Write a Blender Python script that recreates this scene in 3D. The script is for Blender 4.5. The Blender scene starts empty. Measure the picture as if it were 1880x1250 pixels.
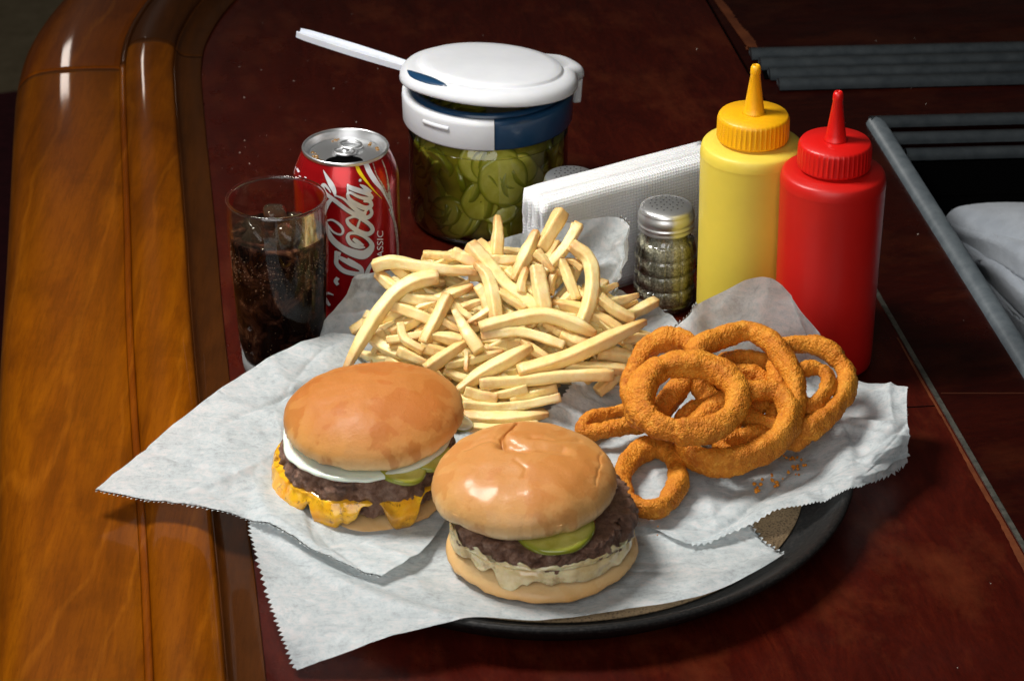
import bpy, bmesh, math, random
from mathutils import Vector, noise, Matrix
R = math.radians
random.seed(7)
sc = bpy.context.scene
COL = sc.collection
# ------------------------------------------------------------------ camera
D = 1.72; EL = R(28.7); F = 5000.0
CAM = Vector((0, -D*math.cos(EL), D*math.sin(EL)))
FW = Vector((0, math.cos(EL), -math.sin(EL))); UP = Vector((0, math.sin(EL), math.cos(EL)))
cd = bpy.data.cameras.new('camera'); cam = bpy.data.objects.new('camera', cd); COL.objects.link(cam)
cam.location = CAM; cam.rotation_euler = (R(90)-EL, 0, 0)
cd.sensor_width = 36; cd.lens = 36*F/1880; cd.clip_start = .05; cd.clip_end = 50
cd.dof.use_dof = True; cd.dof.focus_distance = 1.60; cd.dof.aperture_fstop = 22
sc.camera = cam
# ------------------------------------------------------------------ world and lamps
w = bpy.data.worlds.new('World'); sc.world = w; w.use_nodes = True
w.node_tree.nodes['Background'].inputs[0].default_value = (1, .9, .78, 1)
w.node_tree.nodes['Background'].inputs[1].default_value = .03
def area(name, loc, target, size, power, col, sy=None, spread=None):
    l = bpy.data.lights.new(name, 'AREA'); l.shape = 'RECTANGLE'; l.size = size; l.size_y = sy or size
    l.energy = power; l.color = col
    if spread: l.spread = R(spread)
    o = bpy.data.objects.new(name, l); COL.objects.link(o); o.location = loc
    o.rotation_euler = (Vector(target)-Vector(loc)).to_track_quat('-Z', 'Y').to_euler()
area('key_softbox', (-.40, -.04, .90), (.07, -.20, .03), .24, 5.1, (1, .97, .92), .32, 112)
area('front_fill', (-.35, -1.75, 1.05), (0, -.1, 0), 1.5, 18, (1, .985, .97))
area('window_glow', (-.74, 2.33, .815), (-.38, .50, 0), .05, .36, (1, .86, .76), .10)
sc.view_settings.view_transform = 'Standard'; sc.view_settings.look = 'None'; sc.view_settings.exposure = 0
sc.cycles.use_denoising = True; sc.cycles.max_bounces = 10; sc.cycles.transparent_max_bounces = 24
sc.cycles.caustics_reflective = False; sc.cycles.caustics_refractive = False
sc.cycles.sample_clamp_indirect = 4

# ------------------------------------------------------------------ helpers
def P(px, py, z=0.):
    d = FW + UP*(-(py-625)/F) + Vector(((px-940)/F, 0, 0))
    t = (z-CAM.z)/d.z
    return CAM + d*t
def toward(p, mm): return p + (CAM-p).normalized()*mm*.001
def ob(name, me, mat=None, parent=None):
    o = bpy.data.objects.new(name, me); COL.objects.link(o)
    if mat is not None: me.materials.append(mat)
    if parent is not None: o.parent = parent
    return o
def mesh(name, vs, fs, mat, parent=None, smooth=True, attrs=None):
    me = bpy.data.meshes.new(name); me.from_pydata([tuple(v) for v in vs], [], fs)
    if smooth: me.polygons.foreach_set('use_smooth', [True]*len(me.polygons))
    if attrs:
        for k, a in attrs.items():
            at = me.attributes.new(k, 'FLOAT', 'POINT'); at.data.foreach_set('value', a)
    me.update()
    return ob(name, me, mat, parent)
def tag(o, label, cat, group=None):
    o['label'] = label; o['category'] = cat
    if group: o['group'] = group
    return o
def thing(name, loc, label, cat, group=None, rot=(0, 0, 0)):
    o = bpy.data.objects.new(name, None); COL.objects.link(o); o.location = loc; o.rotation_euler = rot
    o.empty_display_size = .02
    return tag(o, label, cat, group)
def struct(o): o['kind'] = 'structure'; return o
def stuff(o): o['kind'] = 'stuff'; return o
def lathe(prof, n=64, fn=None, cap=True, ang=(0, 2*math.pi)):
    """prof: list of (r,z). fn(x,y,z,theta,i)->Vector"""
    vs = []; fs = []; full = abs(ang[1]-ang[0]-2*math.pi) < 1e-6
    m = n if full else n+1
    for i, (r, z) in enumerate(prof):
        for k in range(m):
            t = ang[0]+(ang[1]-ang[0])*k/n
            v = Vector((r*math.cos(t), r*math.sin(t), z))
            if fn: v = fn(v, t, i)
            vs.append(v)
    for i in range(len(prof)-1):
        for k in range(n):
            a = i*m+k; b = i*m+(k+1) % m
            fs.append((a, b, b+m, a+m))
    if cap and full:
        if prof[0][0] > 1e-5: fs.append(tuple(range(m))[::-1])
        if prof[-1][0] > 1e-5: fs.append(tuple(range((len(prof)-1)*m, len(prof)*m)))
    return vs, fs
def cr(pts, n, closed=False):
    """catmull-rom sampling of a list of tuples / vectors to n points"""
    pts = [Vector(p) if not isinstance(p, (int, float)) else p for p in pts]
    N = len(pts); out = []
    segs = N if closed else N-1
    for i in range(n):
        u = i/n*segs if closed else i/(n-1)*segs
        k = min(int(u), segs-1); t = u-k
        if closed: a, b, c, d = pts[(k-1) % N], pts[k], pts[(k+1) % N], pts[(k+2) % N]
        else:
            b, c = pts[k], pts[k+1]
            a = pts[k-1] if k > 0 else b*2-c
            d = pts[k+2] if k+2 < N else c*2-b
        out.append(.5*((2*b)+(c-a)*t+(2*a-5*b+4*c-d)*t*t+(3*b-a-3*c+d)*t*t*t))
    return out
def frames(pts, closed=False):
    N = len(pts); T = []
    for i in range(N):
        a = pts[i-1] if (i > 0 or closed) else pts[i]
        b = pts[(i+1) % N] if (i < N-1 or closed) else pts[i]
        T.append((b-a).normalized())
    out = []
    u = Vector((0, 0, 1)); 
    if abs(T[0].dot(u)) > .9: u = Vector((0, 1, 0))
    s = T[0].cross(u).normalized()
    for t in T:
        s = (s-t*s.dot(t)).normalized(); out.append((t, s, t.cross(s)))
    return out
def tube(pts, rad, seg=10, closed=False, sec=None, fn=None, ph0=0, tw=0):
    fr = frames(pts, closed); vs = []; fs = []; N = len(pts)
    for i, p in enumerate(pts):
        r = rad[i] if isinstance(rad, (list, tuple)) else rad
        t, s, b = fr[i]
        for k in range(seg):
            a = 2*math.pi*k/seg
            q = sec(a) if sec else 1
            d = (s*math.cos(a+ph0+tw*i/N)+b*math.sin(a+ph0+tw*i/N))
            v = p+d*r*q
            if fn: v = fn(v, d, i, k)
            vs.append(v)
    for i in range(N if closed else N-1):
        j = (i+1) % N
        for k in range(seg):
            l = (k+1) % seg
            fs.append((i*seg+k, i*seg+l, j*seg+l, j*seg+k))
    if not closed:
        fs.append(tuple(range(seg))[::-1]); fs.append(tuple(range((N-1)*seg, N*seg)))
    return vs, fs
def merge(parts):
    V = []; Fc = []
    for vs, fs in parts:
        o = len(V); V += list(vs); Fc += [tuple(i+o for i in f) for f in fs]
    return V, Fc
def nz(v, s, seed=0): return noise.noise(Vector(v)*s+Vector((seed, seed*1.7, -seed)))
def fb(v, s, seed=0): return noise.fractal(Vector(v)*s+Vector((seed, seed*1.7, -seed)), 1, 2, 4)
def box(x0, x1, y0, y1, z0, z1):
    return ([(x0,y0,z0),(x1,y0,z0),(x1,y1,z0),(x0,y1,z0),(x0,y0,z1),(x1,y0,z1),(x1,y1,z1),(x0,y1,z1)],
            [(0,3,2,1),(4,5,6,7),(0,1,5,4),(1,2,6,5),(2,3,7,6),(3,0,4,7)])

# ------------------------------------------------------------------ materials
class M:
    def __init__(s, name, **kw):
        s.m = bpy.data.materials.new(name); s.m.use_nodes = True
        s.t = s.m.node_tree; s.b = s.t.nodes['Principled BSDF']; s.out = s.t.nodes['Material Output']
        for k, v in kw.items(): s.set(k, v)
        s.co = s.t.nodes.new('ShaderNodeTexCoord')
    def set(s, k, v):
        k = {'col': 'Base Color', 'rough': 'Roughness', 'metal': 'Metallic', 'coat': 'Coat Weight', 'coatr': 'Coat Roughness',
             'sss': 'Subsurface Weight', 'spec': 'Specular IOR Level', 'trans': 'Transmission Weight', 'ior': 'IOR',
             'alpha': 'Alpha', 'sheen': 'Sheen Weight'}.get(k, k)
        if k == 'Base Color' and not hasattr(v, 'is_linked'): v = (*v, 1)
        s.b.inputs[k].default_value = v
        if k == 'Subsurface Weight':
            s.b.inputs['Subsurface Radius'].default_value = (1, .5, .25); s.b.inputs['Subsurface Scale'].default_value = .004
    def n(s, typ, ins=None, **props):
        nd = s.t.nodes.new('ShaderNode'+typ)
        for k, v in props.items(): setattr(nd, k, v)
        for k, v in (ins or {}).items():
            if hasattr(v, 'is_linked'): s.t.links.new(v, nd.inputs[k])
            else: nd.inputs[k].default_value = v
        return nd
    def noise(s, scale, detail=4, rough=.6, src='Object', sc3=None, dist=0):
        v = s.co.outputs[src] if isinstance(src, str) else src
        if sc3: v = s.n('Mapping', {'Vector': v, 'Scale': sc3}).outputs[0]
        return s.n('TexNoise', {'Vector': v, 'Scale': scale, 'Detail': detail, 'Roughness': rough, 'Distortion': dist}).outputs['Fac']
    def ramp(s, fac, stops):
        r = s.n('ValToRGB', {'Fac': fac}); e = r.color_ramp.elements
        while len(e) < len(stops): e.new(.5)
        for k, (p, c) in enumerate(stops):
            e[k].position = p
            e[k].color = (*c, 1) if hasattr(c, '__len__') else (c, c, c, 1)
        return r.outputs[0]
    def mix(s, fac, a, b, mode='MIX'):
        nd = s.n('Mix', data_type='RGBA', blend_type=mode)
        for k, v in ((0, fac), (6, a), (7, b)):
            if hasattr(v, 'is_linked'): s.t.links.new(v, nd.inputs[k])
            else: nd.inputs[k].default_value = v if k == 0 else (*v, 1)
        return nd.outputs[2]
    def math(s, op, a, b=0.):
        return s.n('Math', {0: a, 1: b}, operation=op).outputs[0]
    def attr(s, name): return s.n('Attribute', attribute_name=name).outputs['Fac']
    def link(s, out, k):
        k = {'col': 'Base Color', 'rough': 'Roughness', 'alpha': 'Alpha', 'coat': 'Coat Weight', 'coatr': 'Coat Roughness'}.get(k, k)
        s.t.links.new(out, s.b.inputs[k])
    def bump(s, h, strength=.3, dist=.001):
        bn = s.n('Bump', {'Height': h, 'Strength': strength, 'Distance': dist}).outputs[0]
        s.t.links.new(bn, s.b.inputs['Normal']); return bn
def thin_glass(name, tint=(.97, .98, .97), rough=.02, refl=1.0, bumps=None, mulmin=.04):
    """thin-walled clear glass: clear with a Fresnel reflection, from every side"""
    m = M(name); t = m.t; t.nodes.remove(m.b)
    tr = m.n('BsdfTransparent', {'Color': (*tint, 1)}); gl = m.n('BsdfGlossy', {'Roughness': rough, 'Color': (1, 1, 1, 1)})
    fr = m.n('Fresnel', {'IOR': 1.5}).outputs[0]
    if bumps:
        bn = m.n('Bump', {'Height': m.noise(bumps, 2), 'Strength': .35, 'Distance': .002}).outputs[0]
        t.links.new(bn, gl.inputs['Normal'])
    fac = m.math('ADD', m.math('MULTIPLY', fr, refl), mulmin*.5)
    mx = m.n('MixShader', {0: fac}); t.links.new(tr.outputs[0], mx.inputs[1]); t.links.new(gl.outputs[0], mx.inputs[2])
    t.links.new(mx.outputs[0], m.out.inputs[0]); return m.m

# counter: dark mahogany veneer under worn lacquer
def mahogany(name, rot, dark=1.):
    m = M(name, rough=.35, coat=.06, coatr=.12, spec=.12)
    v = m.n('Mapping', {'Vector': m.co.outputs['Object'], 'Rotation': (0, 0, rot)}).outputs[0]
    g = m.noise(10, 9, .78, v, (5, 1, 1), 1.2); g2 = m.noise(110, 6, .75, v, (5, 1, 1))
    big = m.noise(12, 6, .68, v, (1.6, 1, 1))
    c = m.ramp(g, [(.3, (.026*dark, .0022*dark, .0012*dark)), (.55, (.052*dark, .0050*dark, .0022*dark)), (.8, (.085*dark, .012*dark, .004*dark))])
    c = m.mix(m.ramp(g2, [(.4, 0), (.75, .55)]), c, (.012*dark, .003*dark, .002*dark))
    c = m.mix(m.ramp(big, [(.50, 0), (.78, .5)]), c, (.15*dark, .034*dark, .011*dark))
    m.link(c, 'col')
    sm = m.noise(11, 6, .7)
    m.link(m.ramp(sm, [(.3, .16), (.7, .5)]), 'rough'); m.link(m.ramp(sm, [(.35, .12), (.6, .02)]), 'coat')
    m.bump(m.math('ADD', m.math('MULTIPLY', g2, .5), m.noise(300, 3)), .16, .0006)
    return m
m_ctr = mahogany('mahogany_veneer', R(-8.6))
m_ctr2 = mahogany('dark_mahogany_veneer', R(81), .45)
# worn edge wood, the bevel's reflected light mixed into its brown
m_worn_sheen = M('worn_sheen_edge_wood', rough=.45); 
m_worn_sheen.link(m_worn_sheen.ramp(m_worn_sheen.noise(60, 6), [(.3, (.085, .020, .006)), (.7, (.17, .046, .014))]), 'col')
# amber bar rail
def amber(name, a, b, c3, wave=1):
    m = M(name, rough=.4, coat=.24, coatr=.045, spec=.05)
    g = m.noise(5, 6, .6, 'Object', (7, .8, 7), 1.2); w_ = m.n('TexWave', {'Vector': m.n('Mapping', {'Vector': m.co.outputs['Object'], 'Rotation': (0, 0, R(9)), 'Scale': (1, .28, 1)}).outputs[0], 'Scale': 7., 'Distortion': 16., 'Detail': 5., 'Detail Scale': .8}).outputs['Fac']
    fine = m.noise(40, 6, .7, 'Object', (14, 1, 14)); blot = m.noise(22, 5, .65)
    c = m.ramp(g, [(.25, a), (.5, b), (.8, c3)])
    c = m.mix(m.ramp(w_, [(.965, 0), (1., .13*wave)]), c, (.52, .17, .008))
    c = m.mix(m.ramp(fine, [(.45, 0), (.8, .5)]), c, (a[0]*.5, a[1]*.4, a[2]*.4))
    c = m.mix(m.ramp(m.noise(9, 5, .6, 'Object', (5, .6, 5), 1.), [(.45, 0), (.7, .35)]), c, (a[0]*.7, a[1]*.75, a[2]*1.2))
    c = m.mix(m.ramp(blot, [(.5, 0), (.8, .45)]), c, (a[0]*.45, a[1]*.4, a[2]*.3))
    c = m.mix(m.ramp(m.noise(230, 4, .8, 'Object', (9, 1, 9)), [(.55, 0), (.8, .55)]), c, (a[0]*.35, a[1]*.3, a[2]*.3))
    m.link(c, 'col'); m.bump(m.noise(18, 3), .08, .002)
    return m.m
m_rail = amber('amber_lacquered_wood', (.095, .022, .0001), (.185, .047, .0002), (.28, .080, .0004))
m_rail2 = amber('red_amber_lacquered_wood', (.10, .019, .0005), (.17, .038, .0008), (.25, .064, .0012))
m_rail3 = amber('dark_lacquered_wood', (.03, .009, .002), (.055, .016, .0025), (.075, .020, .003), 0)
m_seam = M('dark_seam', col=(.06, .013, .003), rough=.5).m
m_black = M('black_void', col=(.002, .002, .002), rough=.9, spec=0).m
m_gray = M('grey_ribbed_vinyl', rough=.38, coat=.1)
m_gray.link(m_gray.ramp(m_gray.noise(90, 5), [(.3, (.085, .105, .12)), (.7, (.15, .175, .19))]), 'col'); m_gray = m_gray.m
m_strip = M('metal_strip', rough=.35, metal=.7)
m_strip.link(m_strip.ramp(m_strip.noise(160, 5), [(.3, (.10, .105, .09)), (.7, (.26, .25, .21))]), 'col'); m_strip = m_strip.m

# paper
def paper(name, tint=(.885, .885, .89), transp=.0, crump=1., gs=9, g0=.56, gm=.55):
    m = M(name); t = m.t; t.nodes.remove(m.b)
    fib = m.noise(55, 9, .82, 'Object', (1, 2.2, 1), .9); mott = m.noise(240, 5, .8)
    cc = m.ramp(m.math('ADD', m.math('MULTIPLY', fib, .6), m.math('MULTIPLY', mott, .4)), [(.36, (tint[0]*.53, tint[1]*.55, tint[2]*.58)), (.48, (tint[0]*.80, tint[1]*.89, tint[2]*.91)), (.58, tint)])
    dv_ = m.n('Mix', {0: .018, 4: m.co.outputs['Object'], 5: m.n('TexNoise', {'Vector': m.co.outputs['Object'], 'Scale': 12., 'Detail': 4.}).outputs['Color']}, data_type='VECTOR').outputs[1]
    vor = m.math('ADD', m.n('TexVoronoi', {'Vector': dv_, 'Scale': 24.}).outputs[0], m.math('MULTIPLY', m.n('TexVoronoi', {'Vector': dv_, 'Scale': 61.}).outputs[0], .4))
    rid = m.n('Math', {0: m.math('SUBTRACT', m.noise(17, 3, .5, 'Object', None, 1.5), .5), 1: 0.}, operation='ABSOLUTE').outputs[0]
    h = m.math('ADD', m.math('MULTIPLY', vor, .55*crump), m.math('ADD', m.math('MULTIPLY', rid, 1.1*crump), m.math('ADD', m.math('MULTIPLY', fib, .55), m.math('MULTIPLY', mott, .12))))
    bn = m.n('Bump', {'Height': h, 'Strength': .55, 'Distance': .0035}).outputs[0]
    df = m.n('BsdfDiffuse', {'Color': cc, 'Normal': bn}); tl = m.n('BsdfTranslucent', {'Color': cc, 'Normal': bn})
    gl = m.n('BsdfGlossy', {'Color': (1, 1, 1, 1), 'Roughness': .32, 'Normal': bn})
    a = m.n('MixShader', {0: .40}); t.links.new(df.outputs[0], a.inputs[1]); t.links.new(tl.outputs[0], a.inputs[2])
    b = m.n('MixShader', {0: .05}); t.links.new(a.outputs[0], b.inputs[1]); t.links.new(gl.outputs[0], b.inputs[2])
    tr = m.n('BsdfTransparent', {'Color': (.95, .96, .97, 1)})
    grease = m.ramp(m.noise(gs, 4, .6, 'Object', None, .5), [(g0, transp), (g0+.13, min(gm, transp+.28))])
    c = m.n('MixShader', {0: grease}); t.links.new(b.outputs[0], c.inputs[1]); t.links.new(tr.outputs[0], c.inputs[2])
    t.links.new(c.outputs[0], m.out.inputs[0]); return m.m
m_paper = paper('waxed_deli_paper', transp=.04)
m_paper_c = paper('greasy_deli_paper', (.80, .81, .83), transp=.14, crump=1.5)
m_paper_d = paper('oil_spotted_deli_paper', transp=.03, crump=1.3, gs=17, g0=.60, gm=.6)
# food
def fry_mat():
    m = M('fried_potato', rough=.42, sss=.35, coat=.06, coatr=.3)
    n = m.noise(70, 5, .65); n2 = m.noise(420, 3, .6)
    c = m.ramp(n, [(.3, (.87, .65, .25)), (.5, (.95, .80, .39)), (.72, (.98, .88, .53))])
    c = m.mix(m.ramp(n2, [(.5, 0), (.8, .22)]), c, (.72, .38, .08))
    e = m.math('MULTIPLY', m.attr('rim'), m.ramp(m.noise(60, 4), [(.4, .1), (.7, .9)]))
    c = m.mix(m.math('MULTIPLY', e, .75), c, (.70, .36, .07))
    tip = m.math('MULTIPLY', m.attr('tip'), m.ramp(m.noise(90, 4), [(.36, .3), (.56, 1.)]))
    c = m.mix(tip, c, (.46, .16, .025))
    rnd = m.n('ObjectInfo').outputs['Random']
    c = m.mix(m.ramp(m.noise(26, 3), [(.52, 0), (.75, .4)]), c, (.80, .50, .12))
    c = m.mix(m.ramp(rnd, [(0, 0), (.7, .08), (1, .42)]), c, (.76, .44, .11))
    m.link(c, 'col'); m.bump(m.math('ADD', m.noise(160, 5, .7), m.math('MULTIPLY', m.noise(600, 3), .5)), .35, .0012)
    return m.m
m_fry = fry_mat()
def ring_mat():
    m = M('fried_breading', rough=.6, sss=.05, spec=.25)
    v = m.n('TexVoronoi', {'Vector': m.co.outputs['Object'], 'Scale': 800., 'Randomness': 1.}).outputs[0]
    n = m.noise(60, 6, .7); n2 = m.noise(330, 4, .7)
    c = m.ramp(n, [(.28, (.40, .105, .007)), (.5, (.61, .205, .014)), (.74, (.75, .32, .032))])
    c = m.mix(m.ramp(n2, [(.52, 0), (.72, .65)]), c, (.86, .42, .06))
    c = m.mix(m.ramp(n2, [(.30, .6), (.40, 0)]), c, (.34, .08, .006))
    c = m.mix(m.ramp(m.noise(24, 4), [(.55, 0), (.72, .55)]), c, (.36, .085, .008))
    m.link(c, 'col'); m.bump(m.math('ADD', m.math('MULTIPLY', v, -1.1), m.math('ADD', n2, m.noise(900, 3))), .7, .00085)
    return m.m
m_ring = ring_mat()
def bun_mat(name, top, mid, low, z0, z1, spots):
    m = M(name, rough=.5, sss=.15, coat=.02 if 'glossy' in name else .24, coatr=.17, spec=.3)
    z = m.n('SeparateXYZ', {'Vector': m.co.outputs['Object']}).outputs[2]
    zz = m.math('ADD', z, m.math('MULTIPLY', m.math('SUBTRACT', m.noise(28, 4), .5), .010))
    f = m.n('MapRange', {'Value': zz, 'From Min': z0, 'From Max': z1}).outputs[0]
    c = m.ramp(f, [(0, low), (.36, mid), (.85, top)])
    c = m.mix(m.ramp(m.noise(50, 4, .5, 'Object', (1, 1, .6)), [(.53, 0), (.56, spots)]), c, (top[0]*.84, top[1]*.60, top[2]*.25))
    c = m.mix(m.ramp(m.noise(500, 3), [(.55, 0), (.8, .2)]), c, (top[0]*.6, top[1]*.5, top[2]*.5))
    m.link(c, 'col'); m.link(m.ramp(m.noise(26, 4), [(.35, .42), (.7, .7)]), 'rough')
    m.bump(m.math('ADD', m.noise(480, 6, .8), m.math('ADD', m.math('MULTIPLY', m.noise(60, 5, .7), 2.2), m.math('MULTIPLY', m.noise(150, 3, .6, 'Object', (1, 1, .25)), .8))), .24, .0011)
    return m.m
m_bunL = bun_mat('glossy_bun_crust', (.46, .165, .034), (.60, .29, .080), (.80, .58, .30), -.005, .019, .45)
m_bunR = bun_mat('matte_bun_crust', (.52, .220, .055), (.64, .35, .12), (.80, .60, .33), -.006, .020, .35)
m_bunb = bun_mat('toasted_bun_crust', (.80, .55, .26), (.62, .30, .08), (.50, .22, .05), -.013, .009, .2)
m_crumb = M('bun_crumb', rough=.8, sss=.2); m_crumb.link(m_crumb.ramp(m_crumb.noise(200, 6), [(.3, (.62, .40, .18)), (.7, (.85, .68, .42))]), 'col'); m_crumb.bump(m_crumb.noise(500, 4), .7, .001); m_crumb = m_crumb.m
def meat():
    m = M('grilled_beef', rough=.5, coat=.15, coatr=.2)
    n = m.noise(120, 6, .7); n2 = m.noise(30, 4)
    c = m.ramp(n, [(.3, (.050, .021, .011)), (.48, (.20, .095, .056)), (.68, (.44, .27, .19))])
    c = m.mix(m.ramp(n2, [(.52, 0), (.75, .6)]), c, (.025, .011, .007))
    m.link(c, 'col'); m.bump(m.math('ADD', n, m.math('MULTIPLY', m.noise(330, 5, .8), .9)), 1., .0028); return m.m
m_meat = meat()
def cheese(name, a, b, speck, sss):
    m = M(name, rough=.18, sss=sss, coat=.6, coatr=.08)
    c = m.ramp(m.noise(60, 4), [(.35, b), (.55, a)])
    if speck: 
        c = m.mix(m.ramp(m.noise(170, 6, .75), [(.55, 0), (.64, .85)]), c, (.11, .034, .006))
        c = m.mix(m.ramp(m.noise(55, 4, .6), [(.50, 0), (.66, .7)]), c, (.30, .10, .008))
    else: c = m.mix(m.ramp(m.noise(75, 5, .7), [(.52, 0), (.68, .75)]), c, (.34, .19, .06))
    m.link(c, 'col'); m.bump(m.math('ADD', m.noise(45, 3), m.math('MULTIPLY', m.noise(200, 4), .3)), .45, .0025); return m.m
m_ched = cheese('melted_yellow_cheese', (.90, .50, .02), (.78, .33, .012), True, .2)
m_white = cheese('melted_white_cheese', (.84, .70, .42), (.66, .48, .22), False, .6)
m_onion = M('raw_onion', rough=.25, sss=.4, coat=.3); m_onion.link(m_onion.ramp(m_onion.noise(8, 4, .6, 'Object', (1, 1, 40)), [(.35, (.62, .70, .60)), (.65, (.84, .87, .80))]), 'col'); m_onion = m_onion.m
def pickle(name, a, b, rim):
    m = M(name, rough=.2, sss=.2, coat=.5, coatr=.08)
    c = m.ramp(m.noise(110, 5), [(.3, a), (.7, b)])
    c = m.mix(m.attr('rim'), c, rim); m.link(c, 'col'); m.bump(m.noise(150, 4), .3, .001); return m.m
m_pick = pickle('pickle_flesh', (.40, .37, .05), (.58, .54, .15), (.24, .26, .02))
m_pickj = pickle('brined_pickle_flesh', (.66, .60, .04), (.90, .84, .16), (.34, .36, .02))

# ------------------------------------------------------------------ the setting
ZF = -.95
struct(mesh('floor', [(-6, -3, ZF), (6, -3, ZF), (6, 9, ZF), (-6, 9, ZF)], [(0, 1, 2, 3)], None, None, False)).data.materials.append(
    (lambda m: (m.link(m.ramp(m.noise(30, 6), [(.3, (.30, .24, .14)), (.7, (.45, .37, .23))]), 'col'), m.m)[1])(M('olive_floor', rough=.8)))
_c = P(60, 200, ZF+.004)
cv = [P(-300, 210, ZF+.004), P(160, 150, ZF+.004), P(160, 900, ZF+.004), P(-300, 900, ZF+.004)]
struct(mesh('carpet', cv, [(0, 1, 2, 3)], (lambda m: (m.link(m.ramp(m.noise(60, 6), [(.3, (.06, .007, .014)), (.7, (.12, .014, .024))]), 'col'), m.m)[1])(M('maroon_carpet', rough=.9)), None, False))

# groove path where rail meets counter (rail side = left)
gp = [P(x, y, 0) for x, y in [(513, 1420), (495, 1250), (468, 1010), (437, 780), (416, 600), (402, 440), (388, 300), (378, 200), (374, 130), (386, 75), (430, 10), (520, -70), (680, -160), (900, -230)]]
path = cr([(p.x, p.y, 0) for p in gp], 150)
pitL0 = P(1600, 228, 0); pitL1 = P(1880, 668, 0); Ld = (pitL0-pitL1).normalized()
pitN = pitL1-Ld*.35; Td = (P(1880, 221, 0)-pitL0).normalized(); pitT = pitL0+Td*.7
strip0 = P(1610, 540, 0); strip1 = P(1880, 1006, 0); Sd = (strip0-strip1).normalized()
def ngon(name, pts, mat, z=0., th=.03):
    bm = bmesh.new(); vs = [bm.verts.new((p[0], p[1], z)) for p in pts]
    f = bm.faces.new(vs); f.normal_update()
    if f.normal.z < 0: f.normal_flip()
    bot = bmesh.ops.extrude_face_region(bm, geom=[f])
    for e in bot['geom']:
        if isinstance(e, bmesh.types.BMVert): e.co.z -= th
    bmesh.ops.recalc_face_normals(bm, faces=bm.faces)
    me = bpy.data.meshes.new(name); bm.to_mesh(me); bm.free(); return ob(name, me, mat)
# two counter panels split by the metal strip line
sfar = strip0+Sd*1.3; snear = strip1-Sd*.35
gap = Vector((.0012, 0, 0))
left = [p+Vector((-.012, 0, 0)) for p in path[::3]]
left = [p for p in left if p.x < .02]
yl = left[-1].y
k = (yl+.02-strip0.y)/Sd.y
o1 = struct(ngon('counter_top', left+[strip0+Sd*k-gap, snear-gap], m_ctr.m))
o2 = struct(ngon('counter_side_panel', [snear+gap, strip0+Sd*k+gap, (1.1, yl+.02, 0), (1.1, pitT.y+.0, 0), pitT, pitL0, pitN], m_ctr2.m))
# metal strip inlaid, near half only; dark seam goes on
w_ = Vector((.0014, 0, 0))
a, b = strip0+Sd*.02, snear
mesh_strip = box(0, 1, 0, 1, 0, 1)
def bar_between(a, b, wx, z0, z1):
    n = Vector((-(b-a).y, (b-a).x, 0)).normalized()*wx/2
    q = [a-n, a+n, b+n, b-n]
    vs = [Vector((p.x, p.y, z0)) for p in q]+[Vector((p.x, p.y, z1)) for p in q]
    return vs, [(0, 1, 2, 3), (7, 6, 5, 4), (0, 4, 5, 1), (1, 5, 6, 2), (2, 6, 7, 3), (3, 7, 4, 0)]
t = struct(mesh('metal_inlay_strip', *bar_between(a, b, .0030, -.004, .0011), m_strip, None, False))
struct(mesh('seam_filler', *bar_between(strip0+Sd*.021, sfar, .0032, -.01, -.0015), m_black, None, False))
# worn edge along the strip, bevel's reflection painted in as lighter brown (ragged outline), laid 0.3 mm proud
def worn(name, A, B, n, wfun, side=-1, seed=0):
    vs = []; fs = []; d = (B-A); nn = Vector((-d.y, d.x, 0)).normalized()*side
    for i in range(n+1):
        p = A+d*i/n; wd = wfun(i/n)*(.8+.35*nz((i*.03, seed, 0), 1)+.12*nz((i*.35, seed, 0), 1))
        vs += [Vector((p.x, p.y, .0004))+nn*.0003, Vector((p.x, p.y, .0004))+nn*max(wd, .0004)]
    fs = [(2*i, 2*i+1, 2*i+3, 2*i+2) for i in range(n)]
    return mesh(name, vs, fs, m_worn_sheen.m, None, False)
struct(worn('worn_sheen_counter_edge', strip0-gap*2-Sd*.06, snear-gap*2, 260, lambda u: .0015+.010*u**1.2, -1))
qa = P(1300, 0, 0); qb = P(1366, 94, 0)
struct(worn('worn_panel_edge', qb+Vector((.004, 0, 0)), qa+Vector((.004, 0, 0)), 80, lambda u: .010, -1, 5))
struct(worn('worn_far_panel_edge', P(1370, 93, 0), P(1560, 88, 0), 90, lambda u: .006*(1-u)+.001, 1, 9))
# panel cross seams
struct(mesh('panel_seam', *bar_between(P(1590, 752, 0), P(1722, 745, 0), .0009, -.003, .0003), m_black, None, False))
struct(mesh('panel_seam', *bar_between(P(1728, 722, 0), P(1960, 722, 0), .0009, -.003, .0003), m_seam, None, False))
# ribbed grey vinyl drain strip
def ridge(a, b, r, z, n=10, squash=.6):
    d = (b-a).normalized(); nn = Vector((-d.y, d.x, 0))
    vs = []; fs = []
    for p in (a, b):
        for k in range(n+1):
            t = math.pi*k/n; vs.append(Vector((p.x, p.y, z))+nn*(r*math.cos(t))+Vector((0, 0, r*squash*math.sin(t))))
    fs = [(k, k+1, k+n+2, k+n+1) for k in range(n)]+[tuple(range(n+1)), tuple(range(n+1, 2*n+2))]
    return vs, fs
tr_ = thing('drain_strip', P(1620, 130, 0), 'grey vinyl drain strip of parallel ribs set across the dark counter', 'drain strip')
def pp(name, geo, mat, parent, smooth=True, attrs=None):
    o = mesh(name, geo[0], geo[1], mat, parent, smooth, attrs); o.matrix_parent_inverse = Matrix.Translation(-parent.location) if parent.rotation_euler.to_matrix().is_identity else parent.matrix_basis.inverted(); return o
mesh_o = pp('base_plate', bar_between(P(1398, 131, 0), P(2100, 115, 0), .034, .0006, .0012), m_black, tr_, False)
nr = 4
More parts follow.
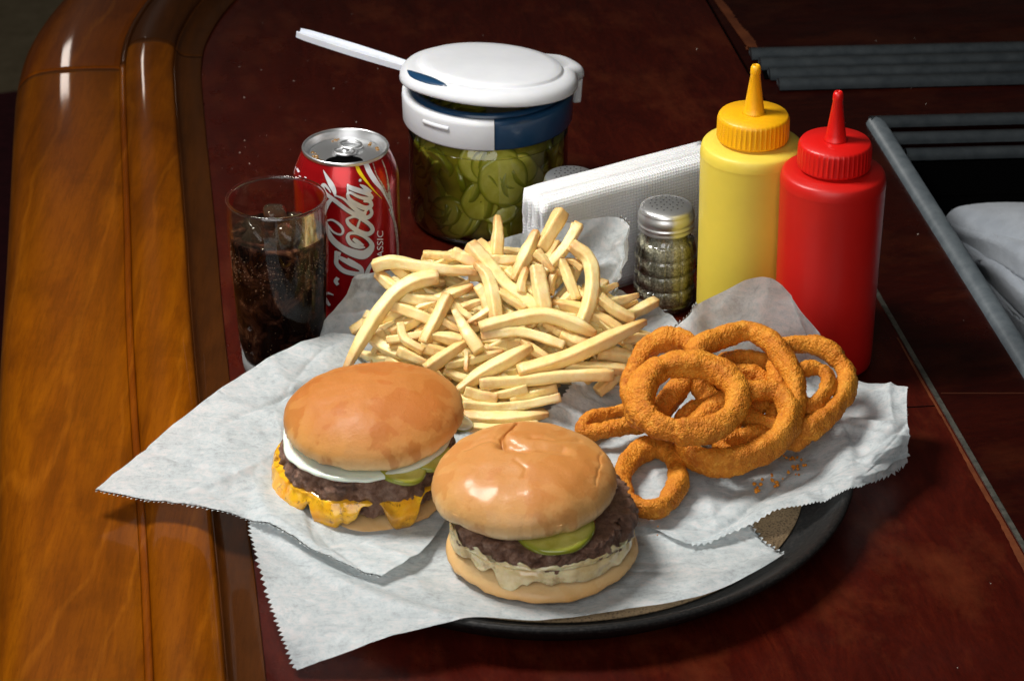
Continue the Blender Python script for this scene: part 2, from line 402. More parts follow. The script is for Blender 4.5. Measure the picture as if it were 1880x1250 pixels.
for i in range(nr):
    f = (i+.5)/nr
    xa = 1365+68*f; ya = 97+74*f
    q = pp('rib', ridge(P(xa+4, ya, 0), P(2100, ya-17, 0), .0077, .0012, 10, .85), m_gray, tr_, True)
# sink well frame and steps
pit = thing('sink_frame', pitL0, 'grey vinyl sink frame with a mitred corner and stepped ribs beneath', 'sink frame')
pp('side_bar', ridge(pitL0+Td*.003, pitN, .0072, .0, 12, .8), m_gray, pit, True)
pp('back_bar', ridge(pitL0-Td*.001, pitT, .0072, .0, 12, .8), m_gray, pit, True)
nT = Vector((Td.y, -Td.x, 0))
for i in range(3):
    s = pitL0+nT*(.017+.0155*i)+Td*(.012+.008*i); e = pitT+nT*(.017+.0155*i)
    pp('step_rib', ridge(s, e, .0072, -.006-.006*i, 8, .85), m_gray, pit, True)
# dark well
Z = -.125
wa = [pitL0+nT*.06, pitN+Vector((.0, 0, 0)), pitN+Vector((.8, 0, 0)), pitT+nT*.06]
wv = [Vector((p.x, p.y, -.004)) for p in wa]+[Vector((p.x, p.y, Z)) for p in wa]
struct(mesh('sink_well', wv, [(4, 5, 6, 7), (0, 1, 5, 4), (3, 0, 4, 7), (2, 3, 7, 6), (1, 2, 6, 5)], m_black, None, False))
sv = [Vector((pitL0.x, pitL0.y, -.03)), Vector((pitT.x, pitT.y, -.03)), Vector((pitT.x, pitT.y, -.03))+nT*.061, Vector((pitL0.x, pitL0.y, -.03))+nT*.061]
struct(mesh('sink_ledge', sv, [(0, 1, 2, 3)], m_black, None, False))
# salt grains scattered over the counter
gr = []
for i in range(110):
    x = random.gauss(520, 160) if i % 3 else random.uniform(390, 1850); y = random.uniform(5, 560) if i % 3 else random.uniform(0, 1240)
    if x < 395+max(0, (y-300)*.13): continue
    p = P(x, y, .0003); s = random.choice([.00012, .00015, .0002, .0003])
    if y > 560 and x < 1600: continue
    v, f = box(p.x-s, p.x+s, p.y-s, p.y+s, .0002, .0002+s*1.4); gr.append((v, f))
m_salt = M('salt_grain', col=(.8, .72, .62), rough=.4).m
o = stuff(mesh('salt_grains', *merge(gr), m_salt, None, False)); tag(o, 'scattered white salt grains lying over the dark counter', 'salt grains')

# wooden arm rail
def rail(i0, i1, prof, mat, name, parent, dz=0.):
    vs = []; fs = []; m = len(prof)
    fr = frames([Vector(p) for p in path])
    for i in range(i0, i1+1):
        t = fr[i][0]; nn = Vector((-t.y, t.x, 0))   # left of travel (travel is away from camera) 
        for (d, z) in prof: vs.append(Vector(path[i])+nn*d*.001+Vector((0, 0, z*.001+dz)))
    for i in range(i1-i0):
        for k in range(m-1): fs.append((i*m+k, (i+1)*m+k, (i+1)*m+k+1, i*m+k+1))
    fs.append(tuple(range(m))); fs.append(tuple(range((i1-i0)*m, (i1-i0+1)*m))[::-1])
    return mesh(name, vs, fs, mat, parent, True)
rt = thing('arm_rail', (0, 0, 0), 'amber lacquered wooden arm rail curving along the edge of the counter', 'bar rail')
def sm(p, n): return [(v.x, v.y) for v in cr([(a, b, 0) for a, b in p], n)]
inner = sm([(1.6, 0), (1.8, 1.6), (3, 2.2), (12, 2.6), (18, 4.2), (22, 8.5)], 20)
roll = sm([(22, 8.7), (24, 12.5), (30, 15.5), (40, 17), (50, 16), (56, 13.6), (58.5, 11)], 26)
bead = sm([(58.6, 11.0), (59.4, 11.9), (61.0, 12.1), (62.6, 11.4), (63, 10.6)], 10)
flat = sm([(63.1, 10.7), (66, 11.2), (70, 11.5), (90, 12.2), (115, 11.4), (130, 8), (139, 0), (143, -12), (142, -26), (136, -40)], 36)
under = [(1.6, -20)]
SPLIT = 92; SP2 = 96
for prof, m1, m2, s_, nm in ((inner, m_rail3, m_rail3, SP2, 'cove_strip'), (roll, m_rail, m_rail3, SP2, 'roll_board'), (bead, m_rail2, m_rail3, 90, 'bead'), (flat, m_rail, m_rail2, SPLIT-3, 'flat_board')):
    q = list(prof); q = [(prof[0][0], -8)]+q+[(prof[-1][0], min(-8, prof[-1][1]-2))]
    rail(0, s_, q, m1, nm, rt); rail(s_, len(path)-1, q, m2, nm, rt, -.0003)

# ------------------------------------------------------------------ tray
TC = Vector((.0225, -.1785, 0))
tray = thing('serving_tray', TC, 'round dark serving tray with tan cork surface and raised rim', 'tray')
prof = [(.143, 0), (.152, .0015), (.165, .013), (.1700, .0175), (.1718, .0200), (.1712, .0216), (.1690, .0222), (.1660, .0208), (.1580, .0135), (.1500, .0078), (.1430, .0066), (.001, .0066)]
m_tray = M('dark_speckled_plastic', rough=.5, coat=.0, spec=.2)
m_tray.link(m_tray.ramp(m_tray.noise(500, 3), [(.45, (.006, .006, .006)), (.75, (.026, .023, .021))]), 'col'); m_tray.bump(m_tray.noise(300, 4), .25, .001)
mesh('rim', *lathe(prof, 160), m_tray.m, tray)
m_cork = M('tan_cork', rough=.75)
m_cork.link(m_cork.mix(m_cork.ramp(m_cork.noise(800, 3), [(.5, 0), (.66, .8)]), m_cork.ramp(m_cork.noise(40, 6), [(.3, (.27, .18, .09)), (.7, (.42, .29, .16))]), (.05, .03, .018)), 'col'); m_cork.bump(m_cork.noise(700, 3), .6, .001)
mesh('cork_lining', *lathe([(.1435, .0068), (.1435, .0078), (.001, .0078)], 128), m_cork.m, tray)

# ------------------------------------------------------------------ papers
def sheet(name, grid, nu, nv, mat, label, teeth=(), seed=0, amp=.0012, lo=None):
    rows = [[tuple(P(x, y, z)) for x, y, z in r] for r in grid]
    cols = [cr(r, nu+1) for r in rows]
    S = [[None]*(nu+1) for _ in range(nv+1)]
    for i in range(nu+1):
        c = cr([cols[j][i] for j in range(len(rows))], nv+1)
        for j in range(nv+1): S[j][i] = c[j]
    vs = []; rc = random.Random(seed*31); CL = []
    for _ in range(34):
        q0 = Vector((rc.random(), rc.random())); an = rc.uniform(0, 3.1416); ln = rc.uniform(.15, .55)
        CL.append((q0, Vector((math.cos(an), math.sin(an))), ln, rc.choice([-1, 1])*rc.uniform(.4, 1.5), rc.uniform(.010, .04)))
    def crease(u, v):
        h = 0
        for q0, d_, ln, am, wd in CL:
            w_ = Vector((u, v))-q0; t_ = w_.dot(d_); e_ = abs(w_.x*d_.y-w_.y*d_.x)+.006*nz((u*14, v*14, seed), 1)
            if abs(t_) < ln and abs(e_) < wd*3: h += am*math.exp(-abs(e_)/wd)*(1-(t_/ln)**2)
        return h
    for j in range(nv+1):
        for i in range(nu+1):
            p = S[j][i]; a = S[j][min(i+1, nu)]-S[j][max(i-1, 0)]; b = S[min(j+1, nv)][i]-S[max(j-1, 0)][i]
            n = a.cross(b).normalized()
            if n.z < 0: n = -n
            r1 = abs(nz(p, 22, seed)); r2 = abs(nz(p, 55, seed+3)); r3 = nz(p, 11, seed+9)
            v = p+n*(amp*(2.0*(.25-r1)+.8*(.25-r2)+1.0*r3+1.0*crease(i/nu, j/nv)))
            vs.append(v)
    m = nu+1
    # keep above the tray and above the table
    for v in vs:
        d = (Vector((v.x, v.y, 0))-TC).length
        if d < .140: f = .0084
        elif d < .171: u_ = (d-.140)/.031; f = .0084+.0148*(u_*u_*(3-2*u_))
        elif d < .185: f = .0232-(d-.171)*.5
        else: f = .0012 if d > .22 else .0162-(d-.185)*.42
        f += (lo or 0.0004); dz = v.z-f; kk = .0012
        v.z = f+(dz+math.sqrt(dz*dz+kk*kk))/2 if dz < .006 else v.z
    fs = [(j*m+i, j*m+i+1, (j+1)*m+i+1, (j+1)*m+i) for j in range(nv) for i in range(nu)]
    L = .0024
    def tooth(run, ia, ib, L=L):
        a, b = run[0], run[-1]; A, B = vs[a], vs[b]; o = ((A-vs[ia])+(B-vs[ib])).normalized(); k = len(vs)
        vs.append((A+B)/2+o*L*random.uniform(.75, 1.1)+(B-A)*random.uniform(-.15, .15)); fs.append(tuple(run)+(k,))
    for side, a0, a1, K in teeth:
        if side in 'TB':
            j = 0 if side == 'T' else nv; jj = 1 if side == 'T' else nv-1
            for i in range(int(a0*nu), int(a1*nu)-K+1, K): tooth([j*m+i+q for q in range(K+1)], jj*m+i, jj*m+i+K)
        else:
            i = 0 if side == 'L' else nu; ii = 1 if side == 'L' else nu-1
            for j in range(int(a0*nv), int(a1*nv)-K+1, K): tooth([(j+q)*m+i for q in range(K+1)], j*m+ii, (j+K)*m+ii)
    o = mesh(name, vs, fs, mat); tag(o, label, 'deli paper', 'waxed papers lining the tray'); return o
sheet('deli_paper', [
    [(478, 900, .0225), (600, 880, .012), (760, 880, .010), (900, 880, .010), (1060, 880, .010), (1200, 885, .010), (1340, 905, .010)],
    [(462, 965, .0235), (600, 985, .0125), (760, 985, .010), (900, 980, .010), (1060, 970, .010), (1200, 960, .010), (1366, 950, .010)],
    [(500, 1105, .0240), (650, 1085, .0200), (790, 1068, .0120), (930, 1060, .0100), (1080, 1050, .010), (1240, 1030, .010), (1398, 990, .010)],
    [(545, 1230, .0040), (705, 1176, .0190), (860, 1137, .0222), (1010, 1136, .0125), (1150, 1121, .0120), (1295, 1092, .0118), (1440, 1026, .0115)]],
    170, 130, m_paper, 'front waxed paper with saw-toothed left edge, lying under the crinkled-top burger', (('L', 0, 1, 3), ('R', 0, 1, 8)), 1, .0011)
sheet('deli_paper', [
    [(175, 897, .028), (310, 925, .027), (455, 946, .0275), (585, 1018, .0255), (700, 1058, .0235)],
    [(300, 795, .036), (430, 845, .032), (548, 890, .022), (650, 960, .0175), (775, 1010, .0185)],
    [(425, 702, .040), (520, 745, .034), (600, 800, .022), (700, 870, .0125), (835, 925, .0145)],
    [(520, 642, .042), (600, 668, .036), (680, 720, .022), (770, 800, .0125), (870, 870, .0125)],
    [(610, 606, .040), (680, 625, .034), (760, 680, .020), (830, 750, .0125), (910, 820, .0125)]],
    130, 130, m_paper, 'waxed paper reaching far left over the rail, under the burger with yellow cheese', (('T', 0, 1, 2),), 2, .0016, .0048)
sheet('deli_paper', [
    [(652, 505, .062), (745, 490, .056), (880, 450, .068), (1010, 416, .084), (1136, 400, .090), (1150, 455, .080)],
    [(618, 560, .046), (740, 560, .036), (880, 570, .034), (1010, 560, .036), (1105, 545, .044), (1140, 530, .052)],
    [(582, 614, .032), (720, 640, .022), (880, 660, .017), (1010, 650, .017), (1130, 640, .018), (1215, 565, .034)],
    [(640, 640, .030), (750, 720, .015), (900, 740, .0125), (1010, 740, .0125), (1110, 700, .0125), (1250, 604, .030)],
    [(728, 668, .027), (790, 760, .0135), (900, 820, .0125), (1010, 790, .0125), (1110, 740, .0125), (1240, 650, .022)]],
    130, 110, m_paper_c, 'crumpled waxed paper standing up behind the french fries', (('T', .8, 1, 3),), 3, .0032, .0055)
sheet('deli_paper', [
    [(1068, 685, .034), (1150, 680, .030), (1247, 592, .050), (1300, 548, .078), (1418, 512, .092), (1497, 612, .052), (1572, 690, .036), (1668, 708, .036)],
    [(1035, 725, .030), (1130, 730, .018), (1240, 720, .016), (1320, 700, .018), (1430, 690, .020), (1520, 715, .024), (1590, 745, .030), (1664, 745, .036)],
    [(1000, 765, .024), (1110, 800, .015), (1230, 815, .0135), (1320, 830, .013), (1430, 820, .014), (1520, 810, .018), (1612, 800, .031), (1667, 790, .031)],
    [(985, 785, .020), (1100, 870, .014), (1200, 925, .0130), (1310, 940, .0135), (1420, 900, .015), (1520, 870, .020), (1600, 850, .029), (1668, 826, .022)],
    [(975, 800, .016), (1100, 930, .013), (1190, 970, .0125), (1278, 1002, .0125), (1420, 945, .018), (1512, 915, .0225), (1580, 898, .021), (1667, 850, .012)]],
    170, 110, m_paper_d, 'waxed paper with saw-toothed edge, holding the onion rings on the right', (('L', 0, 1, 5), ('B', .42, 1, 2), ('T', .1, .4, 2)), 4, .0027, .0026)

# ------------------------------------------------------------------ burgers
def bun_geo(a, up, dn, n=120, m=64, seed=0, flat=.0, warp=.03, crease=None, e=1.0):
    vs = []; fs = []
    for i in range(m+1):
        ph = math.pi*i/m - math.pi/2
        cr_ = math.cos(ph); sn = math.sin(ph)
        for k in range(n):
            t = 2*math.pi*k/n
            if sn < 0: r = a*(abs(cr_)**.62); z = -dn*abs(sn)**1.0
            else: r = a*(cr_**.86); z = up*sn**.98
            ww = 1+warp*nz((math.cos(t)*1.3, math.sin(t)*1.3, seed), 1.)+.012*nz((math.cos(t)*5, math.sin(t)*5, seed+4), 1.)
            v = Vector((r*ww*math.cos(t), r*ww*math.sin(t)*e, z))
            v.z += .0022*nz(v, 28, seed)+.0005*nz(v, 110, seed)+(.0012*nz((math.cos(t)*6, math.sin(t)*6, seed), 1.) if sn < .1 else 0)
            rk = max(0, 1-abs(sn+.15)*2.2)*.0007*nz((math.cos(t)*22, math.sin(t)*22, seed+2), 1.); v.x *= 1+rk/.05; v.y *= 1+rk/.05
            if crease and sn > 0:
                for line, wd, dp in crease:
                    dmin = 1
                    for (x0, y0), (x1, y1) in zip(line, line[1:]):
                        A = Vector((x0, y0)); B = Vector((x1, y1)); q = Vector((v.x+.0011*nz(v, 160, 3), v.y+.0011*nz(v, 160, 8)))
                        s = max(0, min(1, (q-A).dot(B-A)/(B-A).length_squared)); dmin = min(dmin, (q-(A+(B-A)*s)).length)
                    v.z -= dp*math.exp(-(dmin/wd)**2)
            vs.append(v)
    for i in range(m):
        for k in range(n):
            l = (k+1) % n; fs.append((i*n+k, i*n+l, (i+1)*n+l, (i+1)*n+k))
    return vs, fs
def disk(r, z0, z1, n=140, rough=.0, seed=0, sz=60, bulge=.0, ring=10, ex=1.):
    prof = [(r*.3, z0), (r*.8, z0)]
    for k in range(ring+1):
        f = k/ring; a = math.pi*(f-.5)
        prof.append((r*(.94)+r*(.06+bulge)*math.cos(a), z0+(z1-z0)*(.5+.5*math.sin(a))))
    prof += [(r*.8, z1), (r*.3, z1), (.0005, z1)]
    def fn(v, t, i):
        q = 1+rough*(nz(v, sz, seed)+.55*nz(v, sz*2.6, seed+2)+.3*nz(v, sz*6, seed+5))/max(r, .001)
        w2 = 1+.02*nz((math.cos(t), math.sin(t), seed), 1.5)
        return Vector((v.x*q*w2*ex, v.y*q*w2, v.z+rough*.35*nz(v, sz*1.4, seed+7)))
    return lathe(prof, n, fn)
def drape(r0, z_top, r1, fn_len, th, n=260, rows=22, a0=0, a1=2*math.pi, seed=0, slope=.25):
    """melted cheese skirt: hangs from radius r0 at z_top, lengths by fn_len(theta)"""
    vs = []; fs = []
    full = abs(a1-a0-2*math.pi) < 1e-6
    for k in range(n+1):
        t = a0+(a1-a0)*k/n; L = fn_len(t)
        for j in range(rows+1):
            f = j/rows
            s = f*1.0
            d = L*s
            bump_ = th*(math.sin(math.pi*min(1, .18+f*.82))**.5 if f < 1 else 0)+.0009*nz((math.cos(t)*9, math.sin(t)*9, f*2), 1, seed)
            if f > .92: bump_ *= max(0, (1-f)/.08)**.5
            rr = r0+(r1-r0)*min(1, d/.010)+bump_+.0010*nz((math.cos(t)*4, math.sin(t)*4, f*1.5+seed), 1)
            if j == 0: rr -= .005
            vs.append(Vector((rr*math.cos(t), rr*math.sin(t), z_top-d)))
    m = rows+1
    for k in range(n):
        for j in range(rows): fs.append((k*m+j, (k+1)*m+j, (k+1)*m+j+1, k*m+j+1))
    return vs, fs
def slice_geo(r, th, n=40, seed=0, wav=.06, rip=0):
    """pickle / onion slice, rim attribute marks the skin"""
    prof = [(.0005, 0), (r*.5, 0), (r*.86, 0), (r*.97, 0), (r, th*.25), (r, th*.75), (r*.97, th), (r*.86, th), (r*.5, th), (.0005, th)]
    rim = [0, 0, .1, .9, 1, 1, .9, .1, 0, 0]
    def fn(v, t, i):
        q = 1+wav*nz((math.cos(t)*1.5, math.sin(t)*1.5, seed), 1.)
        return Vector((v.x*q, v.y*q, v.z+rip*math.sin(v.x*900)+.0008*nz(v, 90, seed)))
    vs, fs = lathe(prof, n, fn, False)
    return vs, fs, {'rim': [rim[i] for i in range(len(prof)) for _ in range(n)]}
def child(name, geo, mat, parent, loc=(0, 0, 0), rot=(0, 0, 0), smooth=True, attrs=None):
    o = mesh(name, geo[0], geo[1], mat, parent, smooth, attrs if attrs else (geo[2] if len(geo) > 2 else None)); o.location = loc; o.rotation_euler = rot; return o
def saw(t, pts, base):
    v = base
    for c, wd, am in pts:
        d = (t-c+math.pi) % (2*math.pi)-math.pi
        v += am*math.exp(-abs(d/wd/1.15)**3.4)
    return v
# left burger
bl = P(668, 898, .0135)
BL = thing('cheeseburger', bl, 'cheeseburger with smooth glossy top bun, raw onion slice and dripping yellow cheese', 'burger', 'burgers on the tray', (0, 0, 0))
child('bottom_bun', bun_geo(.0500, .007, .004, seed=3, m=40), m_bunb, BL, (0, 0, .0035))
child('patty', disk(.0472, 0, .0240, 360, .0040, 2, 95, .03, 44), m_meat, BL, (.003, 0, .0120), (R(1), 0, 0))
m_ = R(-90)
lenL = lambda t: min(.0215, max(.0012, saw(t, [(R(-172), .16, .010), (R(-152), .20, .019), (R(-133), .10, .012), (R(-112), .17, .019), (R(-96), .08, .010), (R(-64), .17, .019), (R(-80), .05, -.002)], .0015)+.0024*nz((math.cos(t)*6, math.sin(t)*6, 1), 1.)))
child('melted_cheese', drape(.0478, .0225, .0512, lenL, .0032, seed=1), m_ched, BL, (.0015, 0, 0))
child('onion_slice', disk(.0480, 0, .0032, 140, .0022, 5, 22, .0, 8), m_onion, BL, (.003, -.001, .0370), (R(4), R(-3), 0))
child('pickle_slice', slice_geo(.0130, .0030, seed=1), m_pick, BL, (.0240, -.0375, .0345), (R(8), R(4), .3))
child('pickle_slice', slice_geo(.0130, .0030, seed=2), m_pick, BL, (.0385, -.0250, .0352), (R(8), R(4), .3))
child('pickle_slice', slice_geo(.0160, .0030, seed=6), m_pick, BL, (.0470, .0160, .0370), (R(-4), R(28), .3))
child('onion_sliver', slice_geo(.0170, .0015, seed=8), m_onion, BL, (.0455, .0130, .0400), (R(-6), R(24), .3))
child('top_bun', bun_geo(.0500, .0215, .0095, n=200, m=110, seed=11, warp=.035), m_bunL, BL, (.0065, .001, .0465), (R(1.5), R(-3), 0))
# right burger
br = P(995, 1018, .0115)
BR = thing('cheeseburger', br, 'cheeseburger with creased matte top bun, pickle slice and dripping pale white cheese', 'burger', 'burgers on the tray')
child('bottom_bun', bun_geo(.0525, .0135, .0065, seed=21, m=40), m_bunb, BR, (0, 0, .0060))
child('patty', disk(.0485, 0, .0150, 360, .0046, 12, 85, .02, 34), m_meat, BR, (.001, .001, .0185), (R(1), R(0), 0))
lenR = lambda t: max(.0012, saw(t, [(R(-160), .22, .003), (R(-132), .10, .004), (R(-112), .11, .010), (R(-102), .07, .003), (R(-80), .35, .003), (R(-50), .30, .004), (R(-25), .3, .001)], .0042)+.0024*nz((math.cos(t)*6, math.sin(t)*6, 3), 1.))
child('melted_cheese', drape(.0482, .0218, .0508, lenR, .0010, seed=7), m_white, BR)
lenS = lambda t: max(.0004, .0022+.0045*nz((math.cos(t)*5, math.sin(t)*5, 8), 1.)+.002*nz((math.cos(t)*14, math.sin(t)*14, 8), 1.))
vs, fs = drape(.0496, .0300, .0494, lenS, .0006, seed=9)
for v in vs: v.z = .0215+(.0300-v.z)*1.0*-1*-1 if False else .0225+(.0300-v.z)
child('cheese_smear', (vs, fs), m_white, BR)
child('pickle_slice', slice_geo(.0215, .0034, n=60, seed=3, wav=.05), m_pick, BR, (.0065, -.0290, .0338), (R(3), R(-4), .2))
cre = [([(-.003, .034), (-.008, .022), (-.0115, .012), (-.010, .004), (-.003, -.002)], .0008, .0030), ([(-.006, .030), (-.012, .016), (-.010, .006), (.001, -.002)], .0035, .0016), ([(-.010, .006), (.004, .001), (.020, .000)], .0048, .0026),
       ([(.042, .010), (.0405, -.010), (.038, -.022)], .0006, .0006), ([(.005, .012), (.018, .010), (.030, .016)], .002, .0008), ([(-.03, .01), (-.018, .013), (-.010, .008)], .002, .0008), ([(-.004, -.01), (.002, -.018), (.0, -.024)], .0012, .0005)]
child('top_bun', bun_geo(.0500, .0215, .0125, n=320, m=180, seed=31, warp=.03, crease=cre), m_bunR, BR, (-.0100, .0020, .0450), (R(1), R(-2), 0))

# ------------------------------------------------------------------ french fries
XC = -.010
def fsurf(x, y):
    dx = max(0, abs(x-XC)-.045)
    return max(.020, .022+.80*(y+.125)-9*dx*dx)
def S(px, py, off=0):
    lo, hi = .005, .17
    for _ in range(24):
        mid = (lo+hi)/2; p = P(px, py, mid)
        if mid-fsurf(p.x, p.y) > 0: hi = mid
        else: lo = mid
    return toward(P(px, py, lo), off)
FG = 'french fries heaped in the middle of the tray'
def fry(pts3, wd, label, seed, tipb=.6):
    n = 26
    c = cr(pts3, n); rnd = random.Random(seed)
    roll = rnd.uniform(-.5, .5); rat = rnd.uniform(.82, 1.12)
    L = sum((b-a).length for a, b in zip(c, c[1:]))
    t0, t1 = rnd.uniform(.3, .9), rnd.uniform(.3, .9)
    org = c[n//2].copy()
    def sec(a):
        ca, sa = abs(math.cos(a)), abs(math.sin(a)); p = 14.
        return 1/((ca**p+(sa/rat)**p)**(1/p))*.94
    rad = []
    for i in range(n):
        f = i/(n-1); q = wd/2*(1+.10*nz((f*3, seed*.37, 0), 1)+.05*nz((f*9, seed*.7, 1), 1))
        d0 = f*L; d1 = (1-f)*L
        for d, tt in ((d0, t0), (d1, t1)):
            e_ = wd*(.45 if tt < .74 else 2.6)
            if d < e_: q *= .45+.55*(d/e_)**.75 if tt > .74 else (.93+.07*(d/e_))
        rad.append(max(q, wd*.10))
    seg = 24; rim = []; tip = []
    for i in range(n):
        f = i/(n-1)
        tp = max(0, 1-min(f, 1-f)*L/(wd*2.0)); 
        for k in range(seg):
            a = 2*math.pi*k/seg
            rim.append(min(1, max(0, (sec(a)-1.0)*3.2))); tip.append(min(1, tp*tipb*(t0 if f < .5 else t1)*1.35))
    def fn(v, d, i, k): return v+d*(.0004*nz(v, 160, seed))
    vs, fs = tube([p for p in c], rad, seg, False, sec, fn, roll, rnd.uniform(-.5, .5))
    o = mesh('french_fry', [v-org for v in vs], fs, m_fry, None, True, {'rim': rim, 'tip': tip}); o.location = org
    return tag(o, label, 'french fry', FG)
C5 = lambda x, y: (560+x/2.686, 370+y/2.686)
FR = [
 ([(948,72),(950,160),(943,275)],62,0,'short fry standing upright against the back paper, below the pickle jar'),
 ([(1268,48),(1212,150),(1160,240)],70,2,'tallest fry, leaning right in front of the napkin corner'),
 ([(1352,112),(1280,232),(1178,350)],56,4,'long split-tipped fry leaning right beside the paper peak'),
 ([(1326,108),(1308,160),(1280,225)],28,3,'thin sliver of fry beside the split-tipped fry'),
 ([(1142,145),(1092,260),(1028,390)],72,6,'thick pointed fry leaning right just below the tallest fry'),
 ([(1312,212),(1398,285),(1418,400),(1396,520),(1358,615)],62,9,'curved fry bending down like a hook at the right of the pile'),
 ([(582,262),(660,266),(735,274)],48,1,'blunt short fry at the back left, above the long horizontal fry'),
 ([(728,250),(780,275),(850,310)],58,3,'stubby fry tucked above the long horizontal fry'),
 ([(338,318),(430,298),(600,325),(848,352)],70,8,'long thick horizontal fry pointing left at the soda can'),
 ([(812,212),(890,300),(985,410),(1080,482),(1148,545)],70,6,'long fry slanting down right across the top of the pile'),
 ([(838,302),(900,370),(928,470),(945,592)],66,9,'browned fry bending downwards in the middle of the pile top'),
 ([(358,352),(430,418),(520,460),(640,495)],54,2,'fry poking out left under the long horizontal fry'),
 ([(660,372),(560,388),(460,440),(370,540),(275,690),(195,838)],66,10,'longest curved fry hanging down left over the paper to the bun'),
 ([(900,292),(990,288),(1090,280)],60,1,'horizontal fry behind the upright ones at the pile top'),
 ([(1090,328),(1068,400),(1062,455)],62,8,'blunt pale fry end beside two standing fries near the top'),
 ([(1142,322),(1160,430),(1182,540)],76,10,'thick blunt fry standing straight in the upper middle'),
 ([(1232,345),(1212,400),(1198,455)],60,4,'short fry end right of the thick blunt standing fry'),
 ([(1260,290),(1300,380),(1338,485)],48,4,'slim fry slanting down inside the hook of the curved fry'),
 ([(708,462),(650,575),(585,702)],58,11,'fry with a sharp brown tip pointing up at the left'),
 ([(545,530),(670,480),(830,415)],52,4,'fry slanting up right behind the sharp brown tip'),
 ([(412,505),(540,552),(650,600)],60,5,'fry slanting down right under the longest curved fry'),
 ([(715,505),(790,558),(850,605)],46,6,'golden short fry between the brown tip and the pile middle'),
 ([(735,535),(795,640),(862,742)],70,14,'thick square-ended fry pointing down in the left middle'),
 ([(862,628),(1000,590),(1180,560),(1330,605),(1436,655)],64,14,'long arched fry lying across the centre of the pile'),
 ([(1205,500),(1340,525),(1470,590),(1570,660)],62,4,'fry slanting down right behind the foot of the hooked fry'),
 ([(1448,470),(1530,535),(1618,582)],58,7,'blunt golden-ended fry at the right edge near the pepper shaker'),
 ([(1678,592),(1450,700),(1250,785),(1050,842)],70,16,'longest straight fry rising right towards the onion rings'),
 ([(868,662),(1050,642),(1180,675),(1278,712)],62,11,'slightly bent fry just below the long arched fry'),
 ([(598,655),(680,668),(775,690)],64,11,'stout fry lying level in the left middle'),
 ([(468,602),(492,680),(585,738)],44,11,'thin fry with a burnt upturned tip at the left'),
 ([(405,682),(490,672),(600,655)],52,7,'level fry at the far left edge of the pile'),
 ([(462,735),(540,770),(640,815)],66,8,'fry slanting down right beside the top of the smooth bun'),
 ([(800,688),(700,755),(598,828)],64,13,'fry slanting down left towards the smooth bun'),
 ([(795,738),(796,780),(795,836)],60,14,'short cube-ended fry pointing straight down above the bun'),
 ([(1118,712),(1000,780),(870,850),(748,935)],70,15,'long flat fry slanting down left to the bun edge'),
 ([(1065,685),(1140,740),(1225,795)],56,9,'fry slanting down right under the slightly bent fry'),
 ([(1430,560),(1540,660),(1625,745)],54,4,'fry running down right beneath the straight rising fry'),
 ([(1440,745),(1530,752),(1620,775)],66,8,'level fry touching the back onion ring'),
 ([(860,895),(1050,885),(1250,862),(1520,852)],62,16,'long level fry below the straight rising fry, crossing to the paper'),
 ([(1280,812),(1430,818),(1580,828)],48,10,'darker level fry partly hidden beneath the straight rising fry'),
 ([(690,805),(820,780),(980,738)],48,9,'slim fry lying behind the long flat slanting fry'),
 ([(690,828),(750,860),(810,880)],46,6,'orange-tinged fry just behind the smooth bun'),
 ([(790,935),(860,955),(950,975)],58,14,'stub of a fry beside the right edge of the smooth bun'),
 ([(920,955),(1000,945),(1095,920)],52,15,'short fry above the two lowest fries'),
 ([(780,1000),(950,1015),(1120,995),(1260,965)],52,15,'long low fry curving between the two buns and the paper'),
 ([(780,1062),(1000,1072),(1200,1045)],64,12,'thick low fry right behind the creased bun'),
 ([(1010,985),(1100,955),(1240,915)],58,11,'fry end disappearing under the onion ring paper'),
 ([(800,1112),(950,1118),(1150,1098)],44,11,'lowest fry, a thin edge visible behind the creased bun'),
 ([(650,560),(700,600),(770,640)],56,7,'pale fry tucked behind the thick square-ended fry'),
 ([(940,440),(1010,480),(1090,530)],48,8,'fry crossing beneath the browned bending fry'),
 ([(915,530),(860,565),(800,600)],42,7,'small slanting fry left of the browned bending fry'),
 ([(1560,690),(1630,675),(1700,682)],54,6,'fry end poking right just above the back onion ring'),
 ([(1265,655),(1330,690),(1400,712)],58,8,'short fry under the right end of the long arched fry'),
 ([(1070,500),(1085,560),(1130,620)],52,7,'short fry under the thick blunt standing fry'),
 ([(570,715),(650,735),(740,750)],60,9,'level fry just above the fry slanting down to the bun'),
 ([(850,420),(890,480),(905,550)],58,5,'fry hidden behind the bend of the browned fry'),
 ([(455,465),(560,482),(690,500)],62,4,'level fry behind the longest curved fry'),
 ([(775,525),(840,500),(905,485)],48,5,'short level fry at the left middle behind the brown tip'),
 ([(1175,600),(1230,630),(1275,650)],60,7,'stubby fry beneath the right half of the arched fry'),
 ([(1140,250),(1180,290),(1225,345)],52,7,'browned short fry between the tall leaning fries'),
 ([(1285,290),(1330,300),(1370,330)],50,1,'fry end half hidden behind the hooked fry'),
 ([(1330,430),(1410,500),(1450,600)],52,3,'fry running down behind the hooked fry'),
]
for i, (pts, wd, off, lab) in enumerate(FR):
    p3 = [S(*C5(x, y), off) for x, y in pts]
    fry(p3, wd/2.686/3.0*.001*.92, lab, i+1, .9 if 'brown' in lab or 'burnt' in lab or 'golden' in lab or 'orange' in lab else .75)
rr = random.Random(5); cnt = 0
